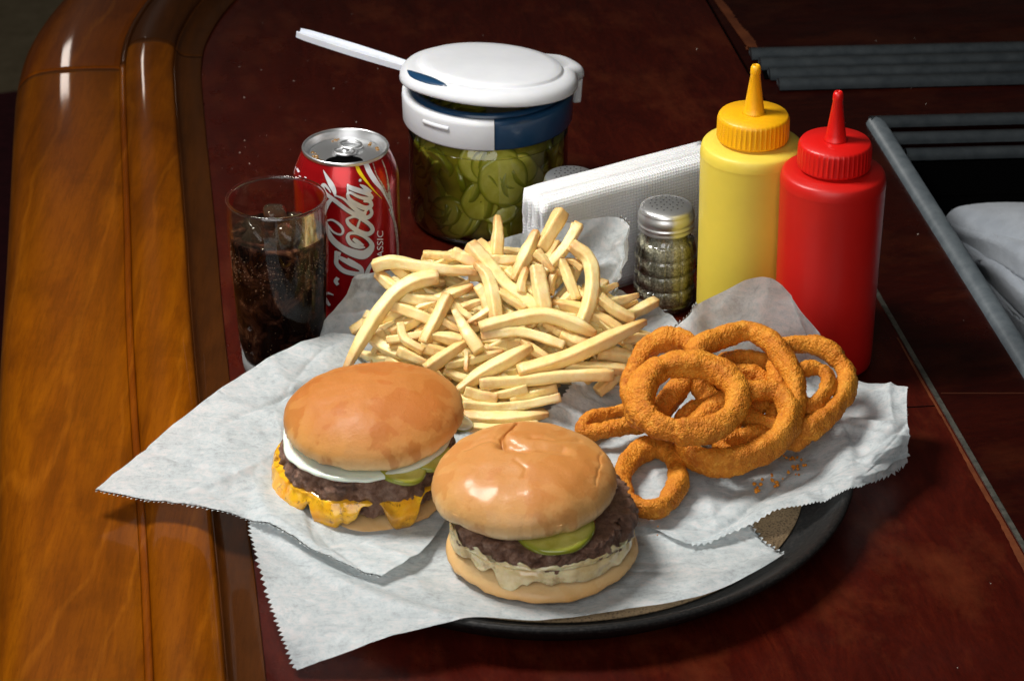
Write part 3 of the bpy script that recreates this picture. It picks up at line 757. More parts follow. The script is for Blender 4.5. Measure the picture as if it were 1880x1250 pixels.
for layer, num in ((-1.0, 44), (-6, 84), (-14, 50), (-23, 26)):
    for i in range(num):
        a = rr.uniform(0, 6.28); q = math.sqrt(rr.random())
        cx = 925+225*q*math.cos(a); cy = 625+165*q*math.sin(a)
        if (cx < 760 and cy > 660) or (cx > 1000 and cy > 690): continue
        if cy < 520 and (cx < 760): cx += 60
        th = rr.uniform(-1.1, 1.1); L = rr.uniform(35, 85)
        dx, dy = math.cos(th)*L, math.sin(th)*L*.8; b = rr.uniform(-14, 14)
        p3 = [S(cx-dx, cy-dy, layer+rr.uniform(-3, 3)), S(cx-dy*b/60, cy+dx*b/60, layer+rr.uniform(-1, 3)), S(cx+dx, cy+dy, layer+rr.uniform(-3, 3))]
        for p in p3: p.z = max(p.z, .019)
        fry(p3, rr.uniform(.0056, .0070), 'french fry mostly buried beneath the uppermost fries of the heap', 200+cnt); cnt += 1

# ------------------------------------------------------------------ onion rings
C6 = lambda x, y: (1020+x/2.404, 500+y/2.404)
def osurf(x, y): return max(.0225, .030+.52*(y+.190)-6*max(0, abs(x-.125)-.05)**2)
def SO(px, py, off=0):
    lo, hi = .005, .17
    for _ in range(24):
        mid = (lo+hi)/2; p = P(px, py, mid)
        if mid-osurf(p.x, p.y) > 0: hi = mid
        else: lo = mid
    return toward(P(px, py, lo), off)
OG = 'breaded onion rings on the right-hand paper'
def oring(pts, w_, label, seed, off=0, flatz=None, closed=True, n=300, seg=44):
    p3 = []
    for q in pts:
        x, y = C6(q[0], q[1]); o_ = q[2] if len(q) > 2 else off
        p3.append(P(x, y, flatz+o_*.001) if flatz is not None else SO(x, y, o_))
    c = cr(p3, n, closed)
    org = sum(c, Vector())/len(c)
    rad = [w_/2.404/3.15*.000475*(1+.26*nz((math.cos(6.28*i/n)*1.6, math.sin(6.28*i/n)*1.6, seed), 1)+.13*nz((math.cos(6.28*i/n)*5, math.sin(6.28*i/n)*5, seed), 1)) for i in range(n)]
    def fn(v, d, i, k):
        v = v+Vector((0, 0, d.z*.0012))
        return v+d*(.0014*nz(v, 90, seed)+.0004*nz(v, 420, seed)+.00045*nz(v, 1000, seed))
    vs, fs = tube(c, rad, seg, closed, lambda a: 1/(abs(math.cos(a+.4))**2.8/1.0+abs(math.sin(a+.4)/.88)**2.8)**(1/2.8), fn)
    o = mesh('onion_ring', [v-org for v in vs], fs, m_ring); o.location = org
    tag(o, label, 'onion ring', OG)
oring([(1000,330),(1130,318),(1240,375),(1288,460),(1262,560),(1190,645),(1110,690),(1040,640),(990,520),(975,410)],88,'outer ring of the nested pair at the right, nearest the ketchup bottle',1,0)
oring([(1070,440),(1150,425),(1205,465),(1190,540),(1130,590),(1070,570),(1040,500)],62,'smaller ring nested inside the rightmost ring',2,4)
oring([(575,310),(480,300),(395,345),(345,440),(325,540),(370,640),(470,600),(560,480),(610,380)],88,'ring at the back left, arched beside the fries',3,0)
oring([(740,410),(850,380),(960,420),(1000,500),(940,560),(820,560),(730,500)],80,'ring lying flat inside the big arch at the back',4,-12)
oring([(620,352,14),(720,290,10),(850,258,8),(955,312,10),(1025,410,12),(1065,520,12),(1050,640,6),(980,700,-4),(850,640,-8),(700,560,-8),(610,460,0)],96,'largest ring, standing as a high arch at the back',5,8)
oring([(545,660),(620,600),(710,580),(790,610),(780,680),(690,720),(590,715)],70,'short ring seen through the hole of the front left ring',7,-2)
oring([(640,480),(760,440),(890,460),(930,540),(840,620),(700,600)],76,'ring partly seen through the gap between the front ring and the tall arch',12,-7)
oring([(1000,560),(1090,600),(1140,670),(1060,740),(950,700)],70,'ring end showing below the nested pair on the right',13,-5)
oring([(720,760),(800,725),(900,710),(950,750),(900,800),(780,810)],66,'ring buried low under the wide lower ring',8,-2)
oring([(890,525,10),(985,530,10),(1035,610,10),(1010,710,10),(920,785,8),(790,835,6),(660,835,4),(590,790,2),(600,700,4),(700,600,4),(800,540,8)],108,'wide lower ring sweeping round under the big arch',6,8)
oring([(372,560),(405,465),(500,412),(620,405),(740,445),(808,530),(790,620),(700,682),(580,705),(465,685),(392,630)],112,'round ring with open centre lying on top at the front left',9,26)
oring([(120,700),(150,650),(250,620),(345,600),(420,610),(400,660),(320,675),(210,700)],62,'flattened ring reaching out left towards the creased bun',10,0,.024)
oring([(430,770),(345,810),(293,900),(312,1000),(400,1045),(488,1018),(540,930),(528,835),(485,785)],90,'small separate ring lying at the very front by the bun',11,0,.0225)
# crumbs
cb = []
for (x, y, k) in [(1250, 715, 7), (1050, 820, 9), (1045, 880, 7), (960, 920, 10), (890, 945, 7), (900, 500, 0), (1080, 850, 5), (445, 1150, 2), (1130, 600, 4)]:
    for _ in range(k):
        px, py = C6(x+random.gauss(0, 22), y+random.gauss(0, 16)); p = P(px, py, .0165)
        s = random.uniform(.0004, .0013)
        v, f = lathe([(.0001, -s), (s*.8, -s*.5), (s, 0), (s*.7, s*.6), (.0001, s)], 7, lambda v, t, i: Vector((v.x*random.uniform(.7, 1.2), v.y*random.uniform(.7, 1.2), v.z)), False)
        cb.append(([a+p for a in v], f))
tag(stuff(mesh('breading_crumbs', *merge(cb), m_ring)), 'small orange crumbs fallen on the paper in front of the onion rings', 'crumbs')

# ------------------------------------------------------------------ squeeze bottles
def plastic(name, col, rough, sss=.15):
    m = M(name, rough=rough+.07, sss=sss, coat=.05, coatr=.25)
    m.b.inputs['Subsurface Radius'].default_value = (1, .7, .3)
    n = m.noise(25, 4)
    m.link(m.ramp(n, [(.3, tuple(c*.9 for c in col)), (.7, col)]), 'col'); m.bump(m.noise(500, 3), .06, .0006); return m.m
m_yb = plastic('yellow_squeeze_plastic', (.80, .62, .075), .42); m_yc = plastic('deep_yellow_cap_plastic', (.88, .43, .002), .38)
m_rb = plastic('red_squeeze_plastic', (.56, .008, .005), .36, .05); m_rc = plastic('red_cap_plastic', (.64, .006, .004), .32, .05)
def bottle(loc, name, label, mb, mc, cat):
    t = thing(name, loc, label, cat, 'squeeze bottles at the back right')
    H = .1300
    pr = [(.0265, .0), (.0293, .0015), (.0304, .006), (.0308, .03), (.0312, .08), (.0317, H-.012), (.0319, H-.006), (.0312, H-.0015), (.0295, H+.0008), (.0245, H+.0022), (.0190, H+.003), (.0185, H+.010)]
    pr = [(v.x, v.y) for v in cr([(a, b, 0) for a, b in pr], 60)]
    child('bottle_body', lathe(pr, 96), mb, t)
    def fn(v, th, i):
        z = v.z
        if H+.0052 < z < H+.0175 and math.hypot(v.x, v.y) > .0195:
            q = 1+.020*max(0, math.cos(th*44))-.008
            return Vector((v.x*q, v.y*q, z))
        return v
    cp = [(.0185, H+.0036), (.0216, H+.0040), (.0220, H+.0050), (.0220, H+.0056), (.0220, H+.010), (.0219, H+.0170), (.0216, H+.0186), (.0206, H+.0200), (.0100, H+.0206), (.0072, H+.0208)]
    child('cap', lathe(cp, 416, fn, True), mc, t)
    z0 = H+.0204
    npf = [(.0078, z0), (.0064, z0+.0012), (.0060, z0+.0045), (.0058, z0+.0052), (.0030, z0+.0255), (.0033, z0+.0262), (.0031, z0+.0300), (.0023, z0+.0315), (.0012, z0+.0318), (.0010, z0+.0300)]
    child('nozzle', lathe(npf, 40), mc, t)
    return t
bottle(P(1384, 206, .151)-Vector((0, 0, .151)), 'mustard_bottle', 'yellow plastic squeeze bottle of mustard beside the napkins', m_yb, m_yc, 'mustard bottle')
bottle(P(1534, 256, .151)-Vector((0, 0, .151)), 'ketchup_bottle', 'red plastic squeeze bottle of ketchup standing right of the yellow bottle', m_rb, m_rc, 'ketchup bottle')

# ------------------------------------------------------------------ shakers
m_chrome = M('brushed_chrome', rough=.36, metal=.92, col=(.80, .81, .81)); m_chrome.bump(m_chrome.noise(300, 3), .06, .0005); m_chrome = m_chrome.m
m_hole = M('dark_hole', col=(.01, .01, .01), rough=.7).m
m_clear = thin_glass('clear_glass', (.97, .98, .97), .07, 1.7, 60, .10)
def shaker(loc, name, label, cat, fill):
    t = thing(name, loc, label, cat, 'glass shakers with chrome caps'); H = .0600
    def gl(v, th, i):
        r = math.hypot(v.x, v.y)
        if .006 < v.z < .049 and r > .012:
            u = (th/(2*math.pi)*12) % 1; w2 = ((v.z-.006)/.0107) % 1
            b_ = min(1, 3*math.sin(math.pi*u)**.8)*min(1, 2.4*math.sin(math.pi*w2)**.8)
            q = .90+.115*min(1, b_)
            return Vector((v.x*q, v.y*q, v.z))
        return v
    pr = [(.0165, 0), (.0185, .002)]+[(.0195-.0022*max(0, (z-.040)/.012), z) for z in [.004+.045*k/60 for k in range(61)]]+[(.0160, .052), (.0150, .055), (.0150, H)]
    child('glass_jar', lathe(pr, 144, gl), m_clear, t)
    def pf(v, th, i):
        g_ = gl(v, th, i)*.985; return Vector((g_.x+.0004*nz(v, 900), g_.y+.0004*nz(v, 900, 3), v.z))
    child('filling', lathe([(.0001, .004), (.0160, .004)]+[(.0172-.0016*max(0, (z-.04)/.01), z) for z in [.006+.042*k/40 for k in range(41)]]+[(.0130, .0495), (.0001, .0505)], 90, pf), fill, t)
    cz = .0545
    cap = [(.0168, cz), (.0178, cz+.0008), (.0176, cz+.003), (.0182, cz+.0045), (.0176, cz+.006), (.0182, cz+.0080), (.0181, cz+.0105), (.0172, cz+.0130), (.0172, cz+.0138), (.0160, cz+.0158), (.0120, cz+.0172), (.0060, cz+.0180), (.0002, cz+.0182)]
    child('cap', lathe([(v.x, v.y) for v in cr([(a, b, 0) for a, b in cap], 50)], 72), m_chrome, t)
    hs = []
    for ring, cnt2 in ((0, 1), (.0038, 6), (.0074, 12), (.0104, 14)):
        for k in range(cnt2):
            a = 2*math.pi*k/cnt2; z = cz+.0183-(ring/.0172)**2*.0022
            v, f = lathe([(.0001, .0002), (.00055, .0001), (.0006, -.0003)], 8, None, False)
            hs.append(([q+Vector((ring*math.cos(a), ring*math.sin(a), z)) for q in v], f))
    child('pour_holes', merge(hs), m_hole, t)
    return t
m_pep = M('ground_pepper', rough=.8)
vv = m_pep.n('TexVoronoi', {'Vector': m_pep.co.outputs['Object'], 'Scale': 900.}).outputs['Color']
m_pep.link(m_pep.mix(m_pep.ramp(m_pep.noise(700, 4, .8), [(.4, 0), (.62, 1.)]), (.26, .24, .15), (.88, .83, .62)), 'col'); m_pep.bump(m_pep.noise(800, 3), .8, .001)
m_slt = M('fine_salt', rough=.7, col=(.75, .75, .75)).m
shaker(P(1224, 372, .0725)-Vector((0, 0, .0725)), 'pepper_shaker', 'dimpled glass shaker full of grey pepper with a shiny metal cap', 'pepper shaker', m_pep.m)
shaker(P(1048, 318, .0725)-Vector((0, 0, .0725)), 'salt_shaker', 'metal shaker cap peeking out behind the napkins and the pickle jar', 'salt shaker', m_slt)

# ------------------------------------------------------------------ napkins
nk = P(1003, 377, .074); nk2 = P(1290, 300, .074); nk.z = nk2.z = 0
Nd = (nk2-nk).normalized(); Nn = Vector((-Nd.y, Nd.x, 0))
nt = thing('napkin_stack', nk, 'stack of folded white paper napkins standing on edge behind the fries', 'napkins')
m_nap = M('embossed_tissue', rough=.9, sss=.1)
mp = m_nap.n('Mapping', {'Vector': m_nap.co.outputs['Object'], 'Rotation': (0, 0, -math.atan2(Nd.y, Nd.x))}).outputs[0]
sp = m_nap.n('SeparateXYZ', {'Vector': mp})
sx = m_nap.math('SINE', m_nap.math('MULTIPLY', m_nap.math('ADD', sp.outputs[0], sp.outputs[2]), 1500.))
sy_ = m_nap.math('SINE', m_nap.math('MULTIPLY', m_nap.math('SUBTRACT', sp.outputs[0], sp.outputs[2]), 1500.))
m_nap.bump(m_nap.math('ADD', m_nap.math('MAXIMUM', m_nap.math('MULTIPLY', sx, sy_), -.15), m_nap.noise(80, 4)), .5, .0006)
m_nap.link(m_nap.ramp(m_nap.noise(60, 4), [(.3, (.86, .87, .88)), (.7, (.90, .91, .92))]), 'col')
rn = random.Random(3); NN = 12; th = .0021
for i in range(NN):
    # each napkin: a folded slab, U-section at the left end, slightly wavy
    off = i*th; L = .138; H = .074+rn.uniform(-.0010, .0010); vs = []; fs = []; nx, nzc = 30, 10; sh = rn.uniform(-.0022, .0022)
    ring_ = []
    for k in range(nx+1):
        for j in range(nzc+1):
            s = k/nx*L+sh; z = j/nzc*H
            lean = z*.05
            wv = .0009*nz((s*30, z*30, i*.25), 1)*(1+3*max(0, 1-k/4))+.0006*nz((s*120, z*120, i*3), 1)*max(0, 1-k/3)*3
            ex = 0 if k else .0022*nz((0, z*70, i*5), 1)
            ring_.append((s+ex, z, lean+wv))
    m2 = nzc+1
    for side in (0, 1):
        for (s, z, wv) in ring_:
            tt = th*.86 if side else 0
            p = Nd*s+Nn*(off+wv+tt); vs.append(Vector((p.x, p.y, z)))
    K = len(ring_)
    for k in range(nx):
        for j in range(nzc):
            a_ = k*m2+j; fs.append((a_, a_+m2, a_+m2+1, a_+1)); fs.append((K+a_, K+a_+1, K+a_+m2+1, K+a_+m2))
        fs.append((k*m2+nzc, (k+1)*m2+nzc, K+(k+1)*m2+nzc, K+k*m2+nzc)); fs.append((k*m2, K+k*m2, K+(k+1)*m2, (k+1)*m2))
    for j in range(nzc):
        fs.append((j, j+1, K+j+1, K+j)); a_ = nx*m2+j; fs.append((a_, K+a_, K+a_+1, a_+1))
    child('napkin', (vs, fs), m_nap.m, nt)

# ------------------------------------------------------------------ pickle jar
jc = P(897, 397, 0)
jar = thing('pickle_jar', jc, 'round glass jar of pickle slices with blue and white band and propped white lid', 'pickle jar')
m_jg = thin_glass('jar_glass', (.97, .98, .90), .03, 1.1, 22)
RJ = .0540; HB = .0770
pr = [(.044, 0), (.050, .0015), (.0525, .006), (RJ, .012), (RJ, .062), (.0535, .067), (.0510, .0715), (.0503, .0735), (.0515, .0755), (.0515, .085)]
child('glass_body', lathe([(v.x, v.y) for v in cr([(a, b, 0) for a, b in pr], 60)], 120, lambda v, t, i: v, False), m_jg, jar)
m_brine = M('dark_brine', rough=.25, coat=.4); m_brine.link(m_brine.ramp(m_brine.noise(60, 5), [(.3, (.20, .18, .012)), (.7, (.45, .40, .03))]), 'col')
child('brine', lathe([(.001, .004), (.044, .004), (.0455, .010), (.0460, .064), (.0450, .0680), (.001, .0685)], 60, lambda v, t, i: v*(1+.0*i)), m_brine.m, jar)
rj = random.Random(12)
jm = [slice_geo(rad_, .0042, 36, s_, .10) for rad_, s_ in ((.0155, 1), (.0135, 2), (.0175, 3), (.0120, 4))]
jme = []
for q in jm:
    me = bpy.data.meshes.new('pickle_slice'); me.from_pydata([tuple(v-Vector((0, 0, .0021))) for v in q[0]], [], q[1]); me.polygons.foreach_set('use_smooth', [True]*len(me.polygons))
    at = me.attributes.new('rim', 'FLOAT', 'POINT'); at.data.foreach_set('value', q[2]['rim']); me.materials.append(m_pickj); jme.append(me)
def jp(th_, z, r_, tiltz, roll_, k):
    o = bpy.data.objects.new('pickle_slice', jme[k]); COL.objects.link(o); o.parent = jar
    o.location = (r_*math.cos(th_), r_*math.sin(th_), z)
    # disc axis z -> radial direction, with variation
    rad_ = Vector((math.cos(th_), math.sin(th_), tiltz)).normalized()
    o.rotation_euler = (rad_.to_track_quat('Z', 'Y') @ Matrix.Rotation(roll_, 3, 'Y').to_quaternion()).to_euler()
jp(R(-78), .0500, .0480, .12, .05, 2)   # big slice facing the camera
for i in range(80):
    t_ = rj.uniform(0, 2*math.pi) if i > 40 else R(-90)+rj.uniform(-1.5, 1.5)
    k = rj.choice([0, 1, 3, 0]); tilt = rj.uniform(-.5, .8); ro = rj.choice([rj.uniform(-.4, .4), rj.uniform(-1.25, 1.25)])
    ext = jme[k].vertices and [.0155, .0130, .0175, .0115][k]
    r_ = .0478-abs(math.sin(ro))*ext*.75-abs(tilt)*ext*.3
    jp(t_, rj.uniform(.012, .064), r_, tilt, ro, k)
m_wp = plastic('white_plastic', (.82, .84, .88), .33, .1); m_bp = M('navy_plastic', col=(.008, .045, .11), rough=.3, coat=.2).m
zb0, zb1 = .0755, .0967; RB = .0570
def band(a0, a1, n, mat, name, dr=0.):
    pr = [(RB-.003, zb0), (RB+dr-.0004, zb0), (RB+dr, zb0+.001), (RB+dr+.0004, zb1-.004), (RB+dr, zb1-.0008), (RB-.0012, zb1), (RB-.0045, zb1), (RB-.0045, zb0), (RB-.003, zb0)]
    return child(name, lathe(pr, n, None, False, (a0, a1)), mat, jar)
band(R(-212), R(-85.5), 80, m_wp, 'white_band', .0006); band(R(-85), R(147), 120, m_bp, 'blue_band', 0)
child('blue_collar', lathe([(RB-.0050, zb1-.004), (RB-.0040, zb1+.0018), (RB-.0075, zb1+.0026), (RB-.010, zb1+.0015), (RB-.0105, zb1-.006)], 110, None, False), m_bp, jar)
child('dial_tab', merge([(lambda vs_f: vs_f)(lathe([(RB+.0006, zb1-.0095), (RB+.0018, zb1-.0088), (RB+.0018, zb1-.0066), (RB+.0006, zb1-.0060)], 20, None, False, (R(-137), R(-116))))]), m_wp, jar)
# lid
RL = .0590
def outline(t):
    """lid outline radius: disc with a thumb lobe front left and a square hinge at the right"""
    r = RL*(1+.0*t)
    d = (t-R(205)+math.pi) % (2*math.pi)-math.pi; r += .0035*math.exp(-(d/.38)**2)
    d = (t-R(28)+math.pi) % (2*math.pi)-math.pi; r += .0090*math.exp(-(abs(d)/.27)**6)
    return r
vs = []; fs = []; n = 150
lp = [(.001, .0088), (.4, .0087), (.70, .0080), (.800, .0074), (.815, .0066), (.822, .0056), (.835, .0050), (.85, .0052), (.91, .0046), (.955, .0034), (.985, .0014), (1., -.0010), (1.003, -.0035), (.990, -.0047), (.960, -.0040), (.945, .0000), (.7, .003), (.001, .004)]
for (f_, z) in lp:
    for k in range(n):
        t = 2*math.pi*k/n; o_ = outline(t) if f_ > .84 else RL
        if f_ > .84: rr_ = f_*o_
        else: rr_ = f_*RL
        vs.append(Vector((rr_*math.cos(t), rr_*math.sin(t), z)))
for i in range(len(lp)-1):
    for k in range(n):
        l = (k+1) % n; fs.append((i*n+k, i*n+l, (i+1)*n+l, (i+1)*n+k))
lc = jc+Vector((.0015, -.001, .1066))
lid = child('lid', (vs, fs), m_wp, jar, tuple(lc-jc), (R(-6), R(4), 0))
# thumb button (navy lens) lying on the lobe
bt = []; bf = []; nb = 24; mb_ = 8
def lidz(f_):
    for (f0, z0_), (f1, z1_) in zip(lp, lp[1:]):
        if f0 <= f_ <= f1: return z0_+(z1_-z0_)*(f_-f0)/(f1-f0)
    return 0
for i in range(nb+1):
    u_ = i/nb; t = R(199)+R(40)*u_
    for j in range(mb_+1):
        q = j/mb_; fo = .968-.028*abs(2*u_-1)**3; fi_ = fo-.115*math.sin(math.pi*u_)**.7
        f_ = fi_+(fo-fi_)*q; zz_ = lidz(max(.85, min(f_, .999))) if f_ > .85 else .0056
        bt.append(Vector((outline(t)*f_*math.cos(t), outline(t)*f_*math.sin(t), zz_+.0006+.0004*math.sin(math.pi*q))))
bf = [(i*(mb_+1)+j, i*(mb_+1)+j+1, (i+1)*(mb_+1)+j+1, (i+1)*(mb_+1)+j) for i in range(nb) for j in range(mb_)]
child('thumb_button', (bt, bf), m_bp, lid)
hb = []
for s_ in (0,):
    v, f = box(-.0030, .0030, -.013, .013, -.0260, -.0045); hb.append((v, f))
hg = child('hinge_plate', merge(hb), m_wp, jar, (.0640*math.cos(R(26)), .0640*math.sin(R(26)), lc.z-.0030), (0, R(4), R(22)), False)
bv = hg.modifiers.new('bev', 'BEVEL'); bv.width = .0015; bv.segments = 3
# plastic utensil
m_ut = plastic('white_utensil_plastic', (.80, .84, .92), .25, .15)
ua = P(548, 62, .112); ub = P(760, 128, .100)
ux = (ub-ua).normalized(); uy = Vector((-ux.y, ux.x, 0)).normalized(); uz = ux.cross(uy)
if uz.z < 0: uz = -uz
Lh = (ub-ua).length+.03; vs = []; fs = []
secs = [(-1, 1), (-1, 0), (-.78, 0), (-.70, .75), (.70, .75), (.78, 0), (1, 0), (1, 1), (.88, 1.15), (-.88, 1.15)]
hs_ = 1.35
secs = [(-1, -.5), (-1, .9), (-.8, 1.0), (-.68, .35), (.68, .35), (.8, 1.0), (1, .9), (1, -.5), (.8, -.5), (-.8, -.5)]
for i in range(20):
    f_ = i/19; wd = 1.25*(.0030+.0016*math.sin(math.pi*min(1, f_*1.1+.12))) * (1 if i else .8); h = .0030
    for (a_, b_) in secs: vs.append(ua+ux*(f_*Lh)+uy*(a_*wd)+uz*(b_*h))
ns = len(secs)
for i in range(19):
    for k in range(ns): l = (k+1) % ns; fs.append((i*ns+k, i*ns+l, (i+1)*ns+l, (i+1)*ns+k))
fs += [tuple(range(ns))[::-1], tuple(range(19*ns, 20*ns))]
o = mesh('plastic_spoon', vs, fs, m_ut, None, False); tag(o, 'white plastic utensil handle sticking out left from under the jar lid', 'plastic utensil')

# ------------------------------------------------------------------ soda can
cc0 = P(634, 270, .1210); cc0.z = 0
can = thing('soda_can', cc0, 'open red soda can with white script lettering and silver top', 'soda can')
CPR = [(.0235, 0), (.0250, .0015), (.0280, .005), (.0325, .012), (.0330, .016), (.0330, .100), (.0326, .104), (.0312, .109), (.0287, .1150), (.0268, .1185), (.0264, .1195)]
def crad(z):
    for (r0, z0), (r1, z1) in zip(CPR, CPR[1:]):
        if z <= z1: return r0+(r1-r0)*(z-z0)/(z1-z0)
    return CPR[-1][0]
m_red = M('metallic_red_paint', rough=.24, metal=.55, coat=.5, coatr=.08)
m_red.link(m_red.ramp(m_red.noise(20, 3), [(.3, (.40, .004, .007)), (.7, (.50, .007, .010))]), 'col')
m_alu = M('bare_aluminium', rough=.32, metal=.95, col=(.80, .81, .82)); m_alu.bump(m_alu.noise(60, 4), .1, .001); m_alu = m_alu.m
child('can_body', lathe([(crad(.1195*k/90), .1195*k/90) for k in range(91)], 128, None, False), m_red.m, can)
rimp = [(.0264, .1195), (.0268, .1200), (.0270, .1215), (.0262, .1222), (.0252, .1216), (.0246, .1195), (.0238, .1165), (.0228, .1150), (.0216, .1158), (.0210, .1170), (.0001, .1172)]
child('can_lid', lathe([(v.x, v.y) for v in cr([(a, b, 0) for a, b in rimp], 60)], 96, None, False), m_alu, can)
# mouth opening and tab
mo = [Vector((.0115*math.cos(t), .0075*math.sin(t)-.0125, .11735)) for t in [2*math.pi*k/30 for k in range(30)]]
child('mouth_opening', (mo, [tuple(range(30))]), m_black, can, (0, 0, 0), (0, 0, 0), False)
def ringtab(cx, cy, a_, b_, r_, z, n=36):
    pts = [Vector((cx+a_*math.cos(2*math.pi*k/n), cy+b_*math.sin(2*math.pi*k/n), z)) for k in range(n)]
    return tube(pts, r_, 8, True)
tab = child('pull_tab', merge([ringtab(0, .0078, .0068, .0055, .0012, .1190), ringtab(0, -.0020, .0066, .0052, .0012, .1187), (lambda g: g)(lathe([(.0030, .1178), (.0030, .1192), (.0016, .1198), (.0001, .1199)], 20))]), m_alu, can, (0, 0, 0), (0, 0, R(-22)))
web = [Vector((x*.0068*s_, y, .1186)) for (x, y, s_) in ((-1, .008, 1), (-1, -.002, 1), (-.6, -.0060, 1), (.6, -.0060, 1), (1, -.002, 1), (1, .008, 1), (.8, .0030, 1), (-.8, .0030, 1))]
child('tab_web', (web, [(0, 1, 2, 7), (7, 2, 3, 6), (6, 3, 4, 5)]), m_alu, tab, (0, 0, 0), (0, 0, 0), False)
# gold droplets of spilled drink on the lid
m_gold = M('amber_droplets', col=(.45, .20, .01), rough=.05, coat=1., trans=.5).m
dv, df = lathe([(.0011, 0), (.0009, .0005), (.0001, .0007)], 12, None, False)
for _ in range(22):
    a_ = random.choice([random.gauss(R(35), .25), random.gauss(R(110), .08), random.gauss(R(-150), .25)]); r_ = random.uniform(.018, .0208)
    d0 = child('drink_droplet', (dv, df), m_gold, can, (r_*math.cos(a_), r_*math.sin(a_), .1171)); q = random.uniform(.5, 1.2); d0.scale = (q, q*.8, q)
# lettering: strokes laid on the can wall
def hit(px, py, off):
    d = (FW+UP*(-(py-625)/F)+Vector(((px-940)/F, 0, 0))); o_ = CAM-cc0
    r_ = .033; z = .06
    for _ in range(12):
        a_ = d.x*d.x+d.y*d.y; b_ = 2*(o_.x*d.x+o_.y*d.y); c_ = o_.x*o_.x+o_.y*o_.y-r_*r_
        disc = b_*b_-4*a_*c_
        if disc < 0: disc = 0
        t = (-b_-math.sqrt(disc))/(2*a_); z = o_.z+t*d.z; r2 = crad(max(0, min(.1195, z))); r_ = r_*.5+r2*.5
    p = o_+d*t; n = Vector((p.x, p.y, 0)).normalized()
    return Vector((n.x*(r_+off), n.y*(r_+off), p.z))
lev = [0]
def stroke(pts, sc_=1., closed=False, shift=(0, 0), grow=0., base=.0):
    c = cr([Vector((x, y, w2)) for x, y, w2 in pts], max(14, len(pts)*9), closed)
    vs = []; fs = []; N = len(c); lev[0] += 1; off = base+.00012+lev[0]*.000006
    for i, p in enumerate(c):
        a_ = c[i-1] if (i or closed) else c[i]; b_ = c[(i+1) % N] if (i < N-1 or closed) else c[i]
        d = Vector((b_.x-a_.x, b_.y-a_.y)); d = d.normalized() if d.length else Vector((1, 0)); nn = Vector((-d.y, d.x))
        hw = max(.3, p.z/2)+grow
        vs.append(hit(p.x+nn.x*hw+shift[0], p.y+nn.y*hw+shift[1], off)); vs.append(hit(p.x-nn.x*hw+shift[0], p.y-nn.y*hw+shift[1], off))
    for i in range(N if closed else N-1):
        j = (i+1) % N; fs.append((2*i, 2*i+1, 2*j+1, 2*j))
    return vs, fs
k1 = lambda L: [(520+x/6.25, 220+y/6.25, w2/6.25) for x, y, w2 in L]
k2 = lambda L: [(560+x/5.68, 380+y/5.68, w2/5.68) for x, y, w2 in L]
ST = [
 (k1([(463,575,6),(500,650,34),(550,740,60),(585,810,48),(600,880,16)]), False),
 (k1([(548,835,10),(520,790,22),(475,745,34),(455,765,40),(490,840,38),(600,930,46),(730,1030,48),(850,1095,52),(960,1120,48),(1012,1070,38),(985,1010,34),(930,1060,24)]), False),
 (k1([(600,868,16),(690,905,26),(780,985,40),(870,1055,50),(950,1080,40)]), False),
 (k1([(735,735,10),(770,775,52),(870,812,58),(970,848,52),(1012,890,40),(960,905,42),(860,880,34),(770,835,30),(740,850,34),(760,910,46),(840,970,58),(940,1010,54),(1005,985,44),(990,935,44),(920,925,36)]), False),
 (k1([(735,740,6),(738,780,18),(742,830,20)]), False),
 (k1([(878,742,10),(930,775,44),(1000,835,50)]), False),
 (k1([(865,693,20),(880,693,34),(895,693,20)]), False),
 (k2([(450,120,26),(520,98,26),(600,130,40),(680,190,42),(700,245,44),(650,280,46),(560,255,52),(470,190,44),(440,145,34)]), True),
 (k2([(575,125,16),(560,165,24),(545,215,24)]), False),
 (k2([(228,140,16),(290,135,20),(370,190,28),(398,250,26),(370,285,22),(300,260,20),(240,190,20),(225,150,16)]), False),
 (k2([(228,150,14),(238,240,40),(290,340,58),(390,425,66),(510,480,84),(610,495,92),(680,440,68),(690,380,46),(630,315,36),(540,275,30),(465,275,32),(445,320,40),(480,380,48),(560,415,40),(625,420,14)]), False),
 (k2([(500,330,30),(550,365,44),(610,400,18)]), False),
 (k1([(575,895,30),(520,950,48),(490,1030,34),(482,1090,8)]), False),
 (k2([(322,455,26),(330,520,44),(332,590,44),(400,660,48),(500,690,46),(580,690,44),(575,640,44),(480,590,52),(390,540,44),(355,520,30)]), False),
 (k2([(318,478,46),(372,492,46)]), False),
 (k2([(442,535,22),(500,580,44),(585,640,40),(600,720,30)]), False),
 (k2([(345,735,40),(322,770,40),(345,810,30)]), False),
 (k2([(300,915,10),(240,895,24),(205,925,30),(225,975,36),(262,1025,24)]), False),
 (k2([(728,535,4),(690,590,30),(650,670,42),(640,730,44),(665,800,14)]), False),
 (k2([(700,700,6),(690,735,40),(730,720,8)]), False),
]
m_silver = M('silver_lettering', rough=.3, metal=.35, col=(.70, .72, .72)).m
m_ltr_dk = M('dark_lettering_outline', rough=.4, col=(.03, .008, .012)).m
dk = merge([stroke(s, closed=c_, shift=(-.4, .9), grow=.55) for s, c_ in ST])
lt = merge([stroke(s, closed=c_, base=.00012) for s, c_ in ST])
child('lettering_outline', dk, m_ltr_dk, can); child('script_lettering', lt, m_silver, can)
m_wr = M('white_ribbon_print', rough=.3, col=(.72, .74, .78)).m; m_yr = M('yellow_ribbon_print', rough=.3, col=(.75, .55, .01)).m; m_sr = M('silver_dot_print', rough=.35, metal=.5)
